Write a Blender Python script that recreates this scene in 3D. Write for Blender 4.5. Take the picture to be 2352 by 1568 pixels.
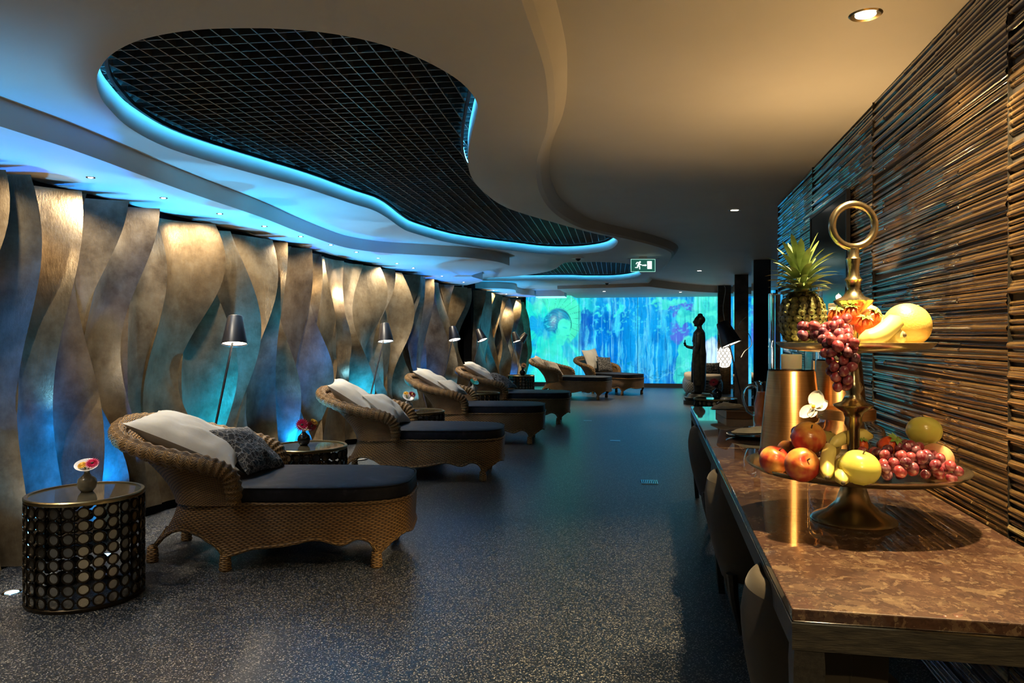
import bpy, bmesh, math, random
import numpy as np
from mathutils import Vector, Matrix, geometry, noise

for o in list(bpy.data.objects):
    bpy.data.objects.remove(o, do_unlink=True)
scene = bpy.context.scene
COL = scene.collection
R = math.radians
PI = math.pi
rnd = random.Random(7)

# ------------------------------------------------------------------ camera
FPX = 1700.0
YAW = math.atan(329 / FPX)
cam_d = bpy.data.cameras.new('camera')
cam = bpy.data.objects.new('camera', cam_d)
COL.objects.link(cam)
cam.location = (0, 0, 1.30)
cam.rotation_euler = (R(90), 0, YAW)
cam_d.sensor_width = 36.0
cam_d.lens = 36.0 * FPX / 2352.0
cam_d.shift_y = -(784 - 771) / 2352.0
cam_d.clip_start = 0.05
scene.camera = cam

# ------------------------------------------------------------------ world and exposure
w = bpy.data.worlds.new('world')
scene.world = w
w.use_nodes = True
bg = w.node_tree.nodes['Background']
bg.inputs[0].default_value = (0.35, 0.45, 0.6, 1)
bg.inputs[1].default_value = 0.05
vs = scene.view_settings
vs.view_transform = 'Standard'
vs.look = 'None'
vs.gamma = 1.0
vs.use_curve_mapping = False
vs.exposure = 0.32
scene.cycles.max_bounces = 7
scene.cycles.diffuse_bounces = 2
scene.cycles.glossy_bounces = 3
scene.cycles.transmission_bounces = 6
scene.cycles.transparent_max_bounces = 6
scene.cycles.use_adaptive_sampling = True
scene.cycles.adaptive_threshold = 0.075
scene.cycles.adaptive_min_samples = 18
scene.cycles.sample_clamp_indirect = 6.0
scene.cycles.blur_glossy = 0.6

# ------------------------------------------------------------------ lights
def light(name, kind, loc, energy, color, rot=(0, 0, 0), **kw):
    d = bpy.data.lights.new(name, kind)
    d.energy = energy
    d.color = color
    for k, v in kw.items():
        setattr(d, k, v)
    o = bpy.data.objects.new(name, d)
    COL.objects.link(o)
    o.location = loc
    o.rotation_euler = rot
    return o

def aim(o, target):
    o.rotation_euler = (Vector(target) - o.location).to_track_quat('-Z', 'Y').to_euler()

WARM = (1.0, 0.78, 0.50)
WARM2 = (1.0, 0.73, 0.37)
BLUE = (0.06, 0.48, 1.0)
Z_HIGH, Z_MID, Z_LOW = 2.428, 2.34, 2.215
WASH_Y = [1.15, 1.79, 2.44, 3.08] + [3.733 + 0.645 * i for i in range(10)] + [10.9, 12.2, 14.6, 15.9, 17.2]
WASH_X = -3.2
for yy in WASH_Y:                               # wall washers in the low ceiling strip
    l = light('wall_washer_light', 'SPOT', (WASH_X, yy, Z_LOW - 0.015), 46 if yy < 5 else 66 if yy < 13 else 120, (1.0, 0.84, 0.60) if yy < 13 else (1.0, 0.74, 0.38), spot_size=R(128), spot_blend=0.85, shadow_soft_size=0.015)
    aim(l, (WASH_X - 0.45, yy + 0.02, 0.9))
UP_Y = [1.9, 3.2, 3.85, 4.6, 5.3, 6.0, 6.65, 7.3, 8.5, 9.7, 10.9, 12.1, 14.2, 15.6, 17.0]
UP_X = -3.20
for i, yy in enumerate(UP_Y):                   # blue in-floor uplights along the wave wall
    l = light('floor_uplight_light', 'SPOT', (UP_X, yy, 0.03), (38 if yy < 2 else 106 if yy < 8 else 100) * (1.0 if i % 2 else 2.5), (0.13, 0.52, 1.0) if i % 2 else ((0.0, 0.20, 1.0) if i % 4 else (0.0, 0.42, 1.0)), spot_size=R(86), spot_blend=0.9, shadow_soft_size=0.02)
    aim(l, (UP_X + 0.04, yy + 0.05, 2.2) if i % 2 else (UP_X - 0.30, yy + 0.05, 1.3))
for (xx, yy, e, sz) in [(0.70, -0.9, 140, 125), (0.725, 2.787, 120, 108), (0.66, 2.16, 380, 112), (0.70, 0.85, 40, 120), (0.70, 6.9, 30, 110)]:   # warm downlights over the buffet
    l = light('downlight_light', 'SPOT', (xx, yy, Z_HIGH - 0.012), e, WARM2, spot_size=R(sz), spot_blend=0.3, shadow_soft_size=0.035)
    aim(l, (xx, yy + 0.5, 0.0) if yy < 0 else (xx, yy, 0.0))
for (xx, yy, zz, e) in [(-1.1, 16.3, 2.275, 150), (0.55, 16.9, 2.275, 130), (0.75, 13.2, Z_HIGH, 80)]:   # far downlights before the mural; the last is added to brighten the columns
    l = light('downlight_light', 'SPOT', (xx, yy, zz - 0.012), e, WARM, spot_size=R(130), spot_blend=0.7, shadow_soft_size=0.04)
    aim(l, (xx, yy, 0.0))

# ------------------------------------------------------------------ mesh helpers
class MB:
    def __init__(self):
        self.v, self.f, self.uv, self.mi = [], [], [], []
        self.has_uv = False
    def add(self, verts, faces, uvs=None, mi=0):
        o = len(self.v)
        self.v += [tuple(p) for p in verts]
        for f in faces:
            self.f.append(tuple(i + o for i in f))
            self.mi.append(mi)
            if uvs is not None:
                self.has_uv = True
                self.uv += [uvs[i] for i in f]
            else:
                self.uv += [(0, 0)] * len(f)
        return self
    def box(self, lo, hi, mi=0):
        x0, y0, z0 = lo; x1, y1, z1 = hi
        v = [(x0,y0,z0),(x1,y0,z0),(x1,y1,z0),(x0,y1,z0),(x0,y0,z1),(x1,y0,z1),(x1,y1,z1),(x0,y1,z1)]
        return self.add(v, [(0,3,2,1),(4,5,6,7),(0,1,5,4),(1,2,6,5),(2,3,7,6),(3,0,4,7)], mi=mi)
    def grid(self, nu, nv, fn, uvfn=None, mi=0, flip=False):
        vs_, uv_ = [], []
        for j in range(nv + 1):
            for i in range(nu + 1):
                vs_.append(fn(i / nu, j / nv))
                uv_.append(uvfn(i / nu, j / nv) if uvfn else (i / nu, j / nv))
        fs = []
        for j in range(nv):
            for i in range(nu):
                a = j * (nu + 1) + i
                q = (a, a + 1, a + nu + 2, a + nu + 1)
                fs.append(q[::-1] if flip else q)
        return self.add(vs_, fs, uv_, mi)
    def lathe(self, prof, n=32, c=(0, 0, 0), mi=0, cap=False):
        m = len(prof); vs_ = []; fs = []
        for i in range(n):
            a = 2 * PI * i / n
            for (r_, z_) in prof:
                vs_.append((c[0] + r_ * math.cos(a), c[1] + r_ * math.sin(a), c[2] + z_))
        for i in range(n):
            k = (i + 1) % n
            for j in range(m - 1):
                fs.append((i * m + j, k * m + j, k * m + j + 1, i * m + j + 1))
        if cap:
            fs.append(tuple(i * m for i in range(n))[::-1]); fs.append(tuple(i * m + m - 1 for i in range(n)))
        return self.add(vs_, fs, mi=mi)
    def tube(self, pts, rad, n=8, closed=False, mi=0, cap=True, up=None, uvs=False):
        pts = [Vector(p) for p in pts]; m = len(pts)
        rf = rad if callable(rad) else (lambda t: rad)
        vs_, fs, uv_ = [], [], []
        N = None; L = 0
        for i in range(m):
            if closed:
                T = pts[(i + 1) % m] - pts[i - 1]
            else:
                T = pts[min(i + 1, m - 1)] - pts[max(i - 1, 0)]
            if T.length < 1e-9: T = Vector((0, 0, 1))
            T.normalize()
            if N is None:
                ref = Vector(up) if up else (Vector((0, 0, 1)) if abs(T.z) < 0.9 else Vector((1, 0, 0)))
                N = (ref - T * ref.dot(T)).normalized()
            else:
                N = (N - T * N.dot(T))
                N = N.normalized() if N.length > 1e-6 else T.orthogonal().normalized()
            B = T.cross(N)
            if i: L += (pts[i] - pts[i - 1]).length
            r_ = rf(i / max(1, m - 1))
            for k in range(n):
                a = 2 * PI * k / n
                vs_.append(pts[i] + (N * math.cos(a) + B * math.sin(a)) * r_)
                uv_.append((L, a * r_))
        for i in range(m if closed else m - 1):
            i2 = (i + 1) % m
            for k in range(n):
                k2 = (k + 1) % n
                fs.append((i * n + k, i * n + k2, i2 * n + k2, i2 * n + k))
        if cap and not closed:
            fs.append(tuple(range(n))[::-1]); fs.append(tuple((m - 1) * n + k for k in range(n)))
        return self.add(vs_, fs, uv_ if uvs else None, mi)
    def ell(self, c, r, nu=14, nv=9, mi=0, fn=None):
        vs_, fs = [], []
        for j in range(nv + 1):
            ph = PI * j / nv
            for i in range(nu):
                a = 2 * PI * i / nu
                d = Vector((math.sin(ph) * math.cos(a), math.sin(ph) * math.sin(a), math.cos(ph)))
                s = fn(d) if fn else 1.0
                vs_.append((c[0] + r[0] * d.x * s, c[1] + r[1] * d.y * s, c[2] + r[2] * d.z * s))
        for j in range(nv):
            for i in range(nu):
                k = (i + 1) % nu
                fs.append((j * nu + i, (j + 1) * nu + i, (j + 1) * nu + k, j * nu + k))
        return self.add(vs_, fs, mi=mi)
    def mesh(self, name, smooth=True, angle=40):
        me = bpy.data.meshes.new(name)
        me.from_pydata(self.v, [], self.f)
        if self.has_uv:
            ul = me.uv_layers.new(name='UVMap')
            ul.data.foreach_set('uv', np.array(self.uv, dtype=np.float32).ravel())
        if any(self.mi):
            me.polygons.foreach_set('material_index', np.array(self.mi, dtype=np.int32))
        if smooth:
            me.polygons.foreach_set('use_smooth', np.ones(len(me.polygons), dtype=bool))
            if angle < 180: me.set_sharp_from_angle(angle=R(angle))
        me.update()
        return me
    def build(self, name, mats, parent=None, smooth=True, angle=40):
        me = self.mesh(name, smooth, angle)
        for m in (mats if isinstance(mats, (list, tuple)) else [mats]):
            me.materials.append(m)
        return link(name, me, parent)

def link(name, me, parent=None, loc=None, rot=None):
    o = bpy.data.objects.new(name, me)
    COL.objects.link(o)
    if parent: o.parent = parent
    if loc is not None: o.location = loc
    if rot is not None: o.rotation_euler = rot
    return o

def tag(o, label=None, cat=None, group=None, kind=None):
    if label: o['label'] = label
    if cat: o['category'] = cat
    if group: o['group'] = group
    if kind: o['kind'] = kind
    return o

def thing(name, label, cat, loc=(0, 0, 0), rz=0, group=None, kind=None):
    o = bpy.data.objects.new(name, None)
    o.empty_display_size = 0.05
    COL.objects.link(o)
    o.location = loc; o.rotation_euler = (0, 0, rz)
    return tag(o, label, cat, group, kind)

def copy_tree(o, parent=None):
    c = o.copy(); COL.objects.link(c); c.parent = parent
    for ch in list(o.children):
        copy_tree(ch, c)
    return c

def spline(pts, n=8, closed=False):
    P = [Vector(p) for p in pts]; m = len(P); out = []
    rng = m if closed else m - 1
    for i in range(rng):
        p0 = P[(i - 1) % m] if (closed or i > 0) else P[0] * 2 - P[1]
        p1 = P[i]; p2 = P[(i + 1) % m]
        p3 = P[(i + 2) % m] if (closed or i + 2 < m) else P[-1] * 2 - P[-2]
        for k in range(n):
            t = k / n
            out.append(0.5 * ((2 * p1) + (p2 - p0) * t + (2 * p0 - 5 * p1 + 4 * p2 - p3) * t * t + (3 * p1 - p0 - 3 * p2 + p3) * t ** 3))
    if not closed: out.append(P[-1])
    return out

def smoothstep(a, b, x):
    t = min(1, max(0, (x - a) / (b - a))); return t * t * (3 - 2 * t)

# ------------------------------------------------------------------ materials
class NG:
    def __init__(self, name):
        self.m = bpy.data.materials.new(name); self.m.use_nodes = True
        self.t = self.m.node_tree; self.t.nodes.clear()
        self.out = self.t.nodes.new('ShaderNodeOutputMaterial')
    def n(self, typ, ins=None, **props):
        nd = self.t.nodes.new('ShaderNode' + typ)
        for k, v in props.items(): setattr(nd, k, v)
        for k, v in (ins or {}).items(): self.set(nd, k, v)
        return nd
    def set(self, nd, k, v):
        s = nd.inputs[k]
        if isinstance(v, bpy.types.NodeSocket): self.t.links.new(v, s)
        elif isinstance(v, bpy.types.Node): self.t.links.new(v.outputs[0], s)
        else:
            if isinstance(v, (tuple, list)) and len(v) == 3 and s.type == 'RGBA': v = (*v, 1)
            s.default_value = v
    def math(self, op, a, b=0.0, c=None):
        d = {0: a, 1: b}
        if c is not None: d[2] = c
        return self.n('Math', d, operation=op).outputs[0]
    def ramp(self, fac, stops, interp='LINEAR'):
        nd = self.n('ValToRGB', {0: fac}); cr = nd.color_ramp; cr.interpolation = interp
        while len(cr.elements) > 1: cr.elements.remove(cr.elements[-1])
        for i, (p, c) in enumerate(stops):
            e = cr.elements[0] if i == 0 else cr.elements.new(p)
            e.position = p; e.color = (*c, 1) if len(c) == 3 else c
        return nd.outputs[0]
    def mix(self, fac, a, b, mode='MIX'):
        nd = self.n('Mix', data_type='RGBA', blend_type=mode)
        self.set(nd, 0, fac); self.set(nd, 6, a); self.set(nd, 7, b)
        return nd.outputs[2]
    def coord(self, which='Object', scale=(1, 1, 1), rot=(0, 0, 0)):
        tc = self.n('TexCoord')
        mp = self.n('Mapping', {'Vector': tc.outputs[which], 'Scale': scale, 'Rotation': rot})
        return mp.outputs[0]
    def noise(self, vec, scale, detail=4, rough=0.55, dist=0.0):
        return self.n('TexNoise', {'Vector': vec, 'Scale': scale, 'Detail': detail, 'Roughness': rough, 'Distortion': dist}).outputs[0]
    def bump(self, h, strength=0.3, dist=0.01):
        return self.n('Bump', {'Strength': strength, 'Distance': dist, 'Height': h}).outputs[0]
    def bsdf(self, **kw):
        b = self.n('BsdfPrincipled')
        names = dict(color='Base Color', rough='Roughness', metal='Metallic', normal='Normal', ior='IOR', trans='Transmission Weight', spec='Specular IOR Level',
                     coat='Coat Weight', coatr='Coat Roughness', sheen='Sheen Weight', sheenr='Sheen Roughness', sheent='Sheen Tint', emit='Emission Color', emits='Emission Strength', alpha='Alpha', sss='Subsurface Weight', sssr='Subsurface Radius', ssss='Subsurface Scale', aniso='Anisotropic', coatior='Coat IOR')
        for k, v in kw.items(): self.set(b, names[k], v)
        self.t.links.new(b.outputs[0], self.out.inputs[0])
        return b

def simple(name, color, rough=0.5, metal=0.0, **kw):
    g = NG(name); g.bsdf(color=color, rough=rough, metal=metal, **kw); return g.m

def varied(name, c1, c2, scale=8, rough=0.5, metal=0.0, bump=0.0, bscale=None, coord='Object', stretch=(1, 1, 1), **kw):
    g = NG(name); v = g.coord(coord, stretch)
    n = g.noise(v, scale)
    col = g.ramp(n, [(0.3, c1), (0.7, c2)])
    d = dict(color=col, rough=rough, metal=metal, **kw)
    if bump: d['normal'] = g.bump(g.noise(v, bscale or scale * 6), bump, 0.005)
    g.bsdf(**d); return g.m

def emission(name, color, strength):
    g = NG(name); e = g.n('Emission', {'Color': color, 'Strength': strength})
    g.t.links.new(e.outputs[0], g.out.inputs[0]); return g.m

M = {}
def mats():
    # floor: dark granulate with light flecks
    g = NG('floor_granulate'); v = g.coord('Object')
    vo = g.n('TexVoronoi', {'Vector': v, 'Scale': 240.0, 'Randomness': 1.0})
    val = g.n('SeparateColor', {0: vo.outputs['Color']}).outputs[0]
    c1 = g.ramp(val, [(0.0, (0.005, 0.008, 0.015)), (0.58, (0.012, 0.018, 0.030)), (0.80, (0.038, 0.046, 0.062)), (0.91, (0.24, 0.24, 0.23)), (0.985, (0.62, 0.60, 0.55))])
    big = g.noise(v, 2.2, 3)
    c2 = g.mix(g.math('MULTIPLY', big, 0.35), c1, (0.018, 0.025, 0.040))
    g.bsdf(color=c2, rough=0.34, spec=0.6, normal=g.bump(val, 0.3, 0.003)); M['floor'] = g.m
    # ceilings
    g = NG('white_plaster'); v = g.coord('Object'); n = g.noise(v, 1.4, 4)
    g.bsdf(color=g.ramp(n, [(0.3, (0.70, 0.67, 0.60)), (0.7, (0.76, 0.73, 0.665))]), rough=0.6, spec=0.3); M['plaster'] = g.m
    M['black'] = simple('black_void', (0.004, 0.004, 0.005), 0.9, spec=0.1)
    # wave panels: aged bronze leaf
    g = NG('aged_bronze'); v = g.coord('Object')
    oi = g.n('ObjectInfo')
    n1 = g.noise(v, 4.5, 7, 0.68); n2 = g.noise(g.coord('Object', (1, 1, 0.35)), 14, 6, 0.7)
    c = g.ramp(n1, [(0.28, (0.10, 0.072, 0.044)), (0.5, (0.26, 0.21, 0.145)), (0.72, (0.40, 0.355, 0.275))])
    c = g.mix(g.math('MULTIPLY', n2, 0.45), c, (0.09, 0.07, 0.05))
    tint = g.ramp(oi.outputs['Random'], [(0, (0.72, 0.58, 0.40)), (0.35, (1, 0.95, 0.84)), (0.7, (0.80, 0.72, 0.60)), (1, (0.95, 0.98, 1.0))])
    c = g.mix(1.0, c, tint, 'MULTIPLY')
    g.bsdf(color=c, rough=g.ramp(n2, [(0.3, (0.32,) * 3), (0.8, (0.46,) * 3)]), metal=0.78, normal=g.bump(g.math('ADD', n2, g.noise(g.coord('Object', (1, 1, 0.3)), 70, 4, 0.7)), 0.22, 0.008)); M['bronze'] = g.m
    # bamboo
    g = NG('lacquered_bamboo'); geo = g.n('NewGeometry')
    rp = geo.outputs['Random Per Island']
    v = g.coord('Object', (1, 0.9, 9))
    n = g.noise(v, 5, 5, 0.6); n2 = g.noise(g.coord('Object', (1, 4, 1)), 9, 4); n3 = g.noise(g.coord('Object', (1, 2.2, 150)), 4, 4, 0.65)
    base = g.ramp(rp, [(0.0, (0.004, 0.003, 0.002)), (0.34, (0.012, 0.006, 0.003)), (0.48, (0.040, 0.020, 0.007)), (0.62, (0.11, 0.064, 0.022)), (0.76, (0.20, 0.128, 0.044)), (0.89, (0.46, 0.36, 0.18)), (0.94, (0.07, 0.038, 0.013)), (1.0, (0.012, 0.006, 0.003))])
    spots = g.ramp(n, [(0.38, (0.10, 0.08, 0.06)), (0.56, (1, 1, 1))])
    c = g.mix(0.85, base, spots, 'MULTIPLY')
    c = g.mix(g.ramp(n3, [(0.45, (0, 0, 0)), (0.62, (0.75,) * 3)]), c, (0.010, 0.006, 0.003))
    c = g.mix(g.ramp(n2, [(0.62, (0, 0, 0)), (0.70, (0.6,) * 3)]), c, (0.36, 0.26, 0.12))
    g.bsdf(color=c, rough=0.24, coat=1.0, coatr=0.05, normal=g.bump(n2, 0.25, 0.003)); M['bamboo'] = g.m
    # brown marble under glass
    g = NG('brown_marble'); v = g.coord('Object')
    w1 = g.noise(v, 3.5, 3, 0.6, 0.5); 
    nz = g.n('TexNoise', {'Vector': v, 'Scale': 9.0, 'Detail': 6.0, 'Roughness': 0.65})
    sc = g.n('VectorMath', {0: nz.outputs[1], 'Scale': 0.16}, operation='SCALE')
    vv = g.n('VectorMath', {0: v, 1: sc.outputs[0]}, operation='ADD').outputs[0]
    vo = g.n('TexVoronoi', {'Vector': vv, 'Scale': 25.0}); cell = g.n('SeparateColor', {0: vo.outputs['Color']}).outputs[0]
    vo2 = g.n('TexVoronoi', {'Vector': vv, 'Scale': 90.0}); cell2 = g.n('SeparateColor', {0: vo2.outputs['Color']}).outputs[1]
    c = g.ramp(cell, [(0.0, (0.024, 0.0085, 0.005)), (0.45, (0.050, 0.020, 0.011)), (0.72, (0.082, 0.038, 0.021)), (0.90, (0.125, 0.073, 0.038)), (0.96, (0.19, 0.125, 0.068))])
    cB = g.ramp(cell2, [(0.0, (0.020, 0.007, 0.004)), (0.6, (0.058, 0.025, 0.014)), (0.85, (0.11, 0.060, 0.032)), (0.97, (0.23, 0.16, 0.092))])
    c = g.mix(0.52, c, cB)
    c = g.mix(g.math('MULTIPLY', w1, 0.3), c, (0.05, 0.02, 0.012))
    g.bsdf(color=c, rough=0.55, spec=0.25, coat=1.0, coatr=0.02, coatior=1.75); M['marble'] = g.m
    M['black_wood'] = varied('black_stained_wood', (0.008, 0.007, 0.006), (0.030, 0.026, 0.020), 10, 0.42, stretch=(12, 1, 12), bump=0.3, bscale=30)
    M['apron_wood'] = varied('grained_dark_wood', (0.006, 0.005, 0.004), (0.05, 0.042, 0.028), 9, 0.45, stretch=(2, 9, 14), bump=0.35, bscale=26)
    M['chrome'] = simple('polished_steel', (0.75, 0.74, 0.70), 0.10, 1.0)
    M['black_metal'] = simple('black_painted_metal', (0.006, 0.007, 0.012), 0.38)
    M['grille'] = simple('dark_grille_metal', (0.27, 0.265, 0.25), 0.32, 0.85)
    M['brass'] = varied('aged_brass', (0.50, 0.41, 0.25), (0.66, 0.57, 0.38), 6, 0.22, 1.0)
    M['gold_metal'] = varied('antique_gold_metal', (0.30, 0.22, 0.10), (0.42, 0.33, 0.17), 8, 0.30, 1.0)
    g = NG('brushed_copper'); n = g.noise(g.coord('Object', (1, 1, 160)), 3, 2)
    bb = g.bsdf(color=g.ramp(n, [(0.3, (0.52, 0.26, 0.09)), (0.7, (0.64, 0.35, 0.135))]), rough=0.36, metal=1.0, aniso=0.85)
    tg = g.n('Tangent', direction_type='RADIAL', axis='Z'); g.set(bb, 'Tangent', tg.outputs[0]); g.set(bb, 'Anisotropic Rotation', 0.25); M['copper'] = g.m
    M['glass'] = simple('clear_glass', (0.97, 0.98, 0.97), 0.02, trans=1.0, ior=1.45)
    M['smoked_glass'] = simple('bronze_mirror_glass', (0.30, 0.27, 0.20), 0.04, 0.85)
    M['dark_mirror'] = simple('dark_mirror_glass', (0.004, 0.0045, 0.005), 0.14, 0.0, spec=0.6)
    M['column_mirror'] = simple('tinted_column_mirror', (0.12, 0.13, 0.145), 0.05, 1.0)
    M['mirror'] = simple('mirror_glass', (0.72, 0.76, 0.78), 0.03, 1.0)
    # wicker weave from UVs in metres
    def wicker(name, ca, cb, cd, p1=0.0098, p2=0.019, bs=0.75):
        g = NG(name); uv = g.n('UVMap', uv_map='UVMap').outputs[0]
        s = g.n('SeparateXYZ', {0: uv})
        u, vv = s.outputs[0], s.outputs[1]
        a = g.math('DIVIDE', vv, p1); row = g.math('FLOOR', a)
        hp = g.math('ABSOLUTE', g.math('SINE', g.math('MULTIPLY', a, PI)))
        st = g.math('SINE', g.math('MULTIPLY', g.math('ADD', g.math('DIVIDE', u, p2), row), PI))
        h = g.math('MULTIPLY', hp, g.math('MULTIPLY_ADD', st, 0.40, 0.60))
        n = g.noise(g.coord('Object'), 7, 4); n2 = g.noise(g.coord('Object'), 60, 2)
        tone = g.ramp(n, [(0.3, ca), (0.7, cb)])
        tone = g.mix(g.math('MULTIPLY', n2, 0.35), tone, cd)
        c = g.mix(g.ramp(h, [(0.12, (0, 0, 0)), (0.55, (1, 1, 1))]), cd, tone)
        g.bsdf(color=c, rough=0.5, spec=0.35, normal=g.bump(h, bs, 0.006)); return g.m
    M['wicker'] = wicker('honey_wicker', (0.30, 0.155, 0.047), (0.44, 0.25, 0.088), (0.035, 0.016, 0.006))
    M['wicker_rim'] = wicker('honey_wicker_rim', (0.33, 0.18, 0.060), (0.47, 0.28, 0.105), (0.045, 0.022, 0.008), 0.0090, 0.021)
    M['wicker_grey'] = wicker('grey_wicker', (0.22, 0.20, 0.16), (0.34, 0.31, 0.25), (0.05, 0.045, 0.035), 0.03, 0.06)
    # velvet
    g = NG('navy_velvet'); v = g.coord('Object'); n = g.noise(v, 9, 7, 0.72); n2 = g.noise(v, 90, 3)
    c = g.ramp(n, [(0.35, (0.005, 0.005, 0.008)), (0.55, (0.013, 0.013, 0.018)), (0.72, (0.045, 0.043, 0.048))])
    g.bsdf(color=c, rough=0.62, sheen=0.05, sheenr=0.3, sheent=(0.6, 0.65, 0.8), spec=0.25, normal=g.bump(n2, 0.12, 0.004)); M['velvet'] = g.m
    M['grey_velvet'] = varied('taupe_velvet', (0.024, 0.018, 0.010), (0.045, 0.034, 0.020), 5, 0.8, sheen=0.10, sheenr=0.4)
    M['cotton'] = varied('white_cotton', (0.40, 0.38, 0.34), (0.50, 0.48, 0.43), 5, 0.85, bump=0.25, bscale=38, sheen=0.15)
    M['linen'] = varied('cream_linen', (0.42, 0.34, 0.25), (0.52, 0.43, 0.32), 5, 0.85, bump=0.25, bscale=38)
    g = NG('looped_thread_fabric'); v = g.coord('Object'); nz = g.n('TexNoise', {'Vector': v, 'Scale': 30.0, 'Detail': 2.0})
    sc = g.n('VectorMath', {0: nz.outputs[1], 'Scale': 0.035}, operation='SCALE')
    vv = g.n('VectorMath', {0: v, 1: sc.outputs[0]}, operation='ADD').outputs[0]
    e = g.n('TexVoronoi', {'Vector': vv, 'Scale': 26.0}, feature='DISTANCE_TO_EDGE').outputs[0]
    e2 = g.n('TexVoronoi', {'Vector': vv, 'Scale': 19.0}, feature='DISTANCE_TO_EDGE').outputs[0]
    k = g.math('MINIMUM', e, e2)
    g.bsdf(color=g.ramp(k, [(0.0, (0.30, 0.29, 0.27)), (0.018, (0.20, 0.19, 0.18)), (0.035, (0.010, 0.010, 0.013))]), rough=0.7, normal=g.bump(g.math('SUBTRACT', 0.1, g.math('MINIMUM', k, 0.1)), 0.6, 0.03)); M['patterned'] = g.m
    M['stone_dark'] = varied('dark_stone', (0.022, 0.017, 0.014), (0.10, 0.08, 0.065), 7, 0.35, bump=0.3, bscale=25)
    M['statue'] = varied('dark_patinated_bronze', (0.010, 0.010, 0.008), (0.045, 0.042, 0.030), 14, 0.42, metal=0.4, bump=0.4, bscale=40)
    M['white_paint'] = simple('white_enamel', (0.75, 0.75, 0.73), 0.35)
    M['black_gloss'] = simple('black_glazed_ceramic', (0.006, 0.005, 0.006), 0.08, spec=0.6)
    M['taupe_gloss'] = simple('taupe_glazed_ceramic', (0.13, 0.115, 0.085), 0.12, spec=0.6)
    M['grey_gloss'] = simple('grey_glazed_ceramic', (0.22, 0.23, 0.24), 0.15, spec=0.6)
    M['white_gloss'] = simple('white_glazed_ceramic', (0.75, 0.74, 0.74), 0.15)
    M['wax'] = simple('ivory_wax', (0.80, 0.72, 0.54), 0.4, sss=0.4, sssr=(0.02, 0.012, 0.006), ssss=0.5)
    M['flame'] = emission('candle_flame', (1.0, 0.62, 0.22), 28.0)
    M['bulb'] = emission('lit_diffuser', (1.0, 0.86, 0.62), 9.0)
    M['bulb_white'] = emission('lit_lens', (1.0, 0.93, 0.82), 30.0)
    M['led'] = emission('blue_led_strip', (0.05, 0.48, 1.0), 30.0)
    M['slat_glow'] = emission('cyan_slat_glow', (0.03, 0.45, 0.85), 0.55)  # emission standing in for light on the grille slats
    M['juice'] = simple('orange_juice', (0.75, 0.20, 0.02), 0.25, sss=0.2, sssr=(0.03, 0.01, 0.004), ssss=0.3)
    M['tray_wood'] = varied('warm_wood', (0.16, 0.085, 0.045), (0.26, 0.15, 0.08), 8, 0.5, stretch=(1, 8, 1))
    M['napkin'] = varied('grey_linen_napkin', (0.17, 0.165, 0.14), (0.30, 0.29, 0.25), 9, 0.85, bump=0.4, bscale=30)
mats()
# ------------------------------------------------------------------ the room
Y0, Y1 = -3.6, 19.2
m = MB().box((-4.2, Y0, -0.1), (4.2, Y1 + 0.4, 0.0))
floor = tag(m.build('floor', M['floor'], smooth=False), 'dark blue-grey speckled granulate floor of the lounge', 'floor', kind='structure')

OPEN1 = [(-2.217,2.618),(-2.023,2.44),(-1.834,2.329),(-1.677,2.282),(-1.534,2.268),(-1.41,2.278),(-1.253,2.312),(-1.096,2.383),(-0.966,2.497),(-0.871,2.65),(-0.797,2.867),(-0.774,3.06),(-0.785,3.24),(-0.822,3.379),(-0.91,3.647),(-1.014,3.982),(-1.117,4.366),(-1.188,4.758),(-1.218,5.205),(-1.204,5.75),(-1.108,6.194),(-0.89,6.808),(-0.627,7.509),(-0.452,7.881),(-0.408,8.297),(-0.56,9.033),(-0.934,9.398),(-1.351,9.348),(-1.702,8.906),(-2.012,8.46),(-2.27,7.937),(-2.403,7.185),(-2.406,6.825),(-2.321,6.196),(-2.293,5.779),(-2.347,5.45),(-2.419,4.844),(-2.531,4.351),(-2.626,3.902),(-2.646,3.599),(-2.58,3.264),(-2.458,2.981),(-2.363,2.811)]
OPEN2 = [(-0.232,12.727),(-0.25,12.3),(-0.367,10.909),(-0.695,10.521),(-1.001,10.437),(-1.272,10.537),(-1.518,11.4),(-1.783,11.989),(-2.335,12.664),(-3.0,13.0),(-3.15,13.6),(-2.738,13.717),(-2.05,13.783),(-1.642,13.806),(-1.313,14.0),(-0.732,14.038),(-0.345,13.473)]
RTOP = [(-0.327,2.47),(-0.331,2.656),(-0.342,2.889),(-0.368,3.141),(-0.41,3.465),(-0.466,3.77),(-0.538,4.06),(-0.615,4.402),(-0.68,4.801),(-0.742,5.358),(-0.763,5.994),(-0.717,6.62),(-0.577,7.259),(-0.254,7.939),(0.024,8.571),(0.217,9.169),(0.291,9.725),(0.263,10.609),(0.169,11.942),(-0.054,13.648),(-0.098,14.449),(0.018,15.629),(0.241,17.031)]
STRIP = [(-2.83,Y0),(-2.82,0.5),(-2.811,2.75),(-2.825,3.27),(-2.918,4.145),(-2.985,5.23),(-3.085,6.04),(-3.16,6.97),(-3.11,7.41),(-2.915,7.78),(-2.47,8.15),(-2.141,8.45),(-1.93,8.9),(-1.868,9.36),(-1.908,9.56),(-2.244,10.037),(-2.476,10.41),(-2.775,11.061),(-2.814,11.99),(-3.35,12.991)]
STRIP2 = [(-3.60,13.6),(-3.3,13.9),(-3.0,13.95),(-2.746,14.415),(-2.90,15.5),(-2.85,16.1),(-2.724,16.6),(-2.724,17.2)]

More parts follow.
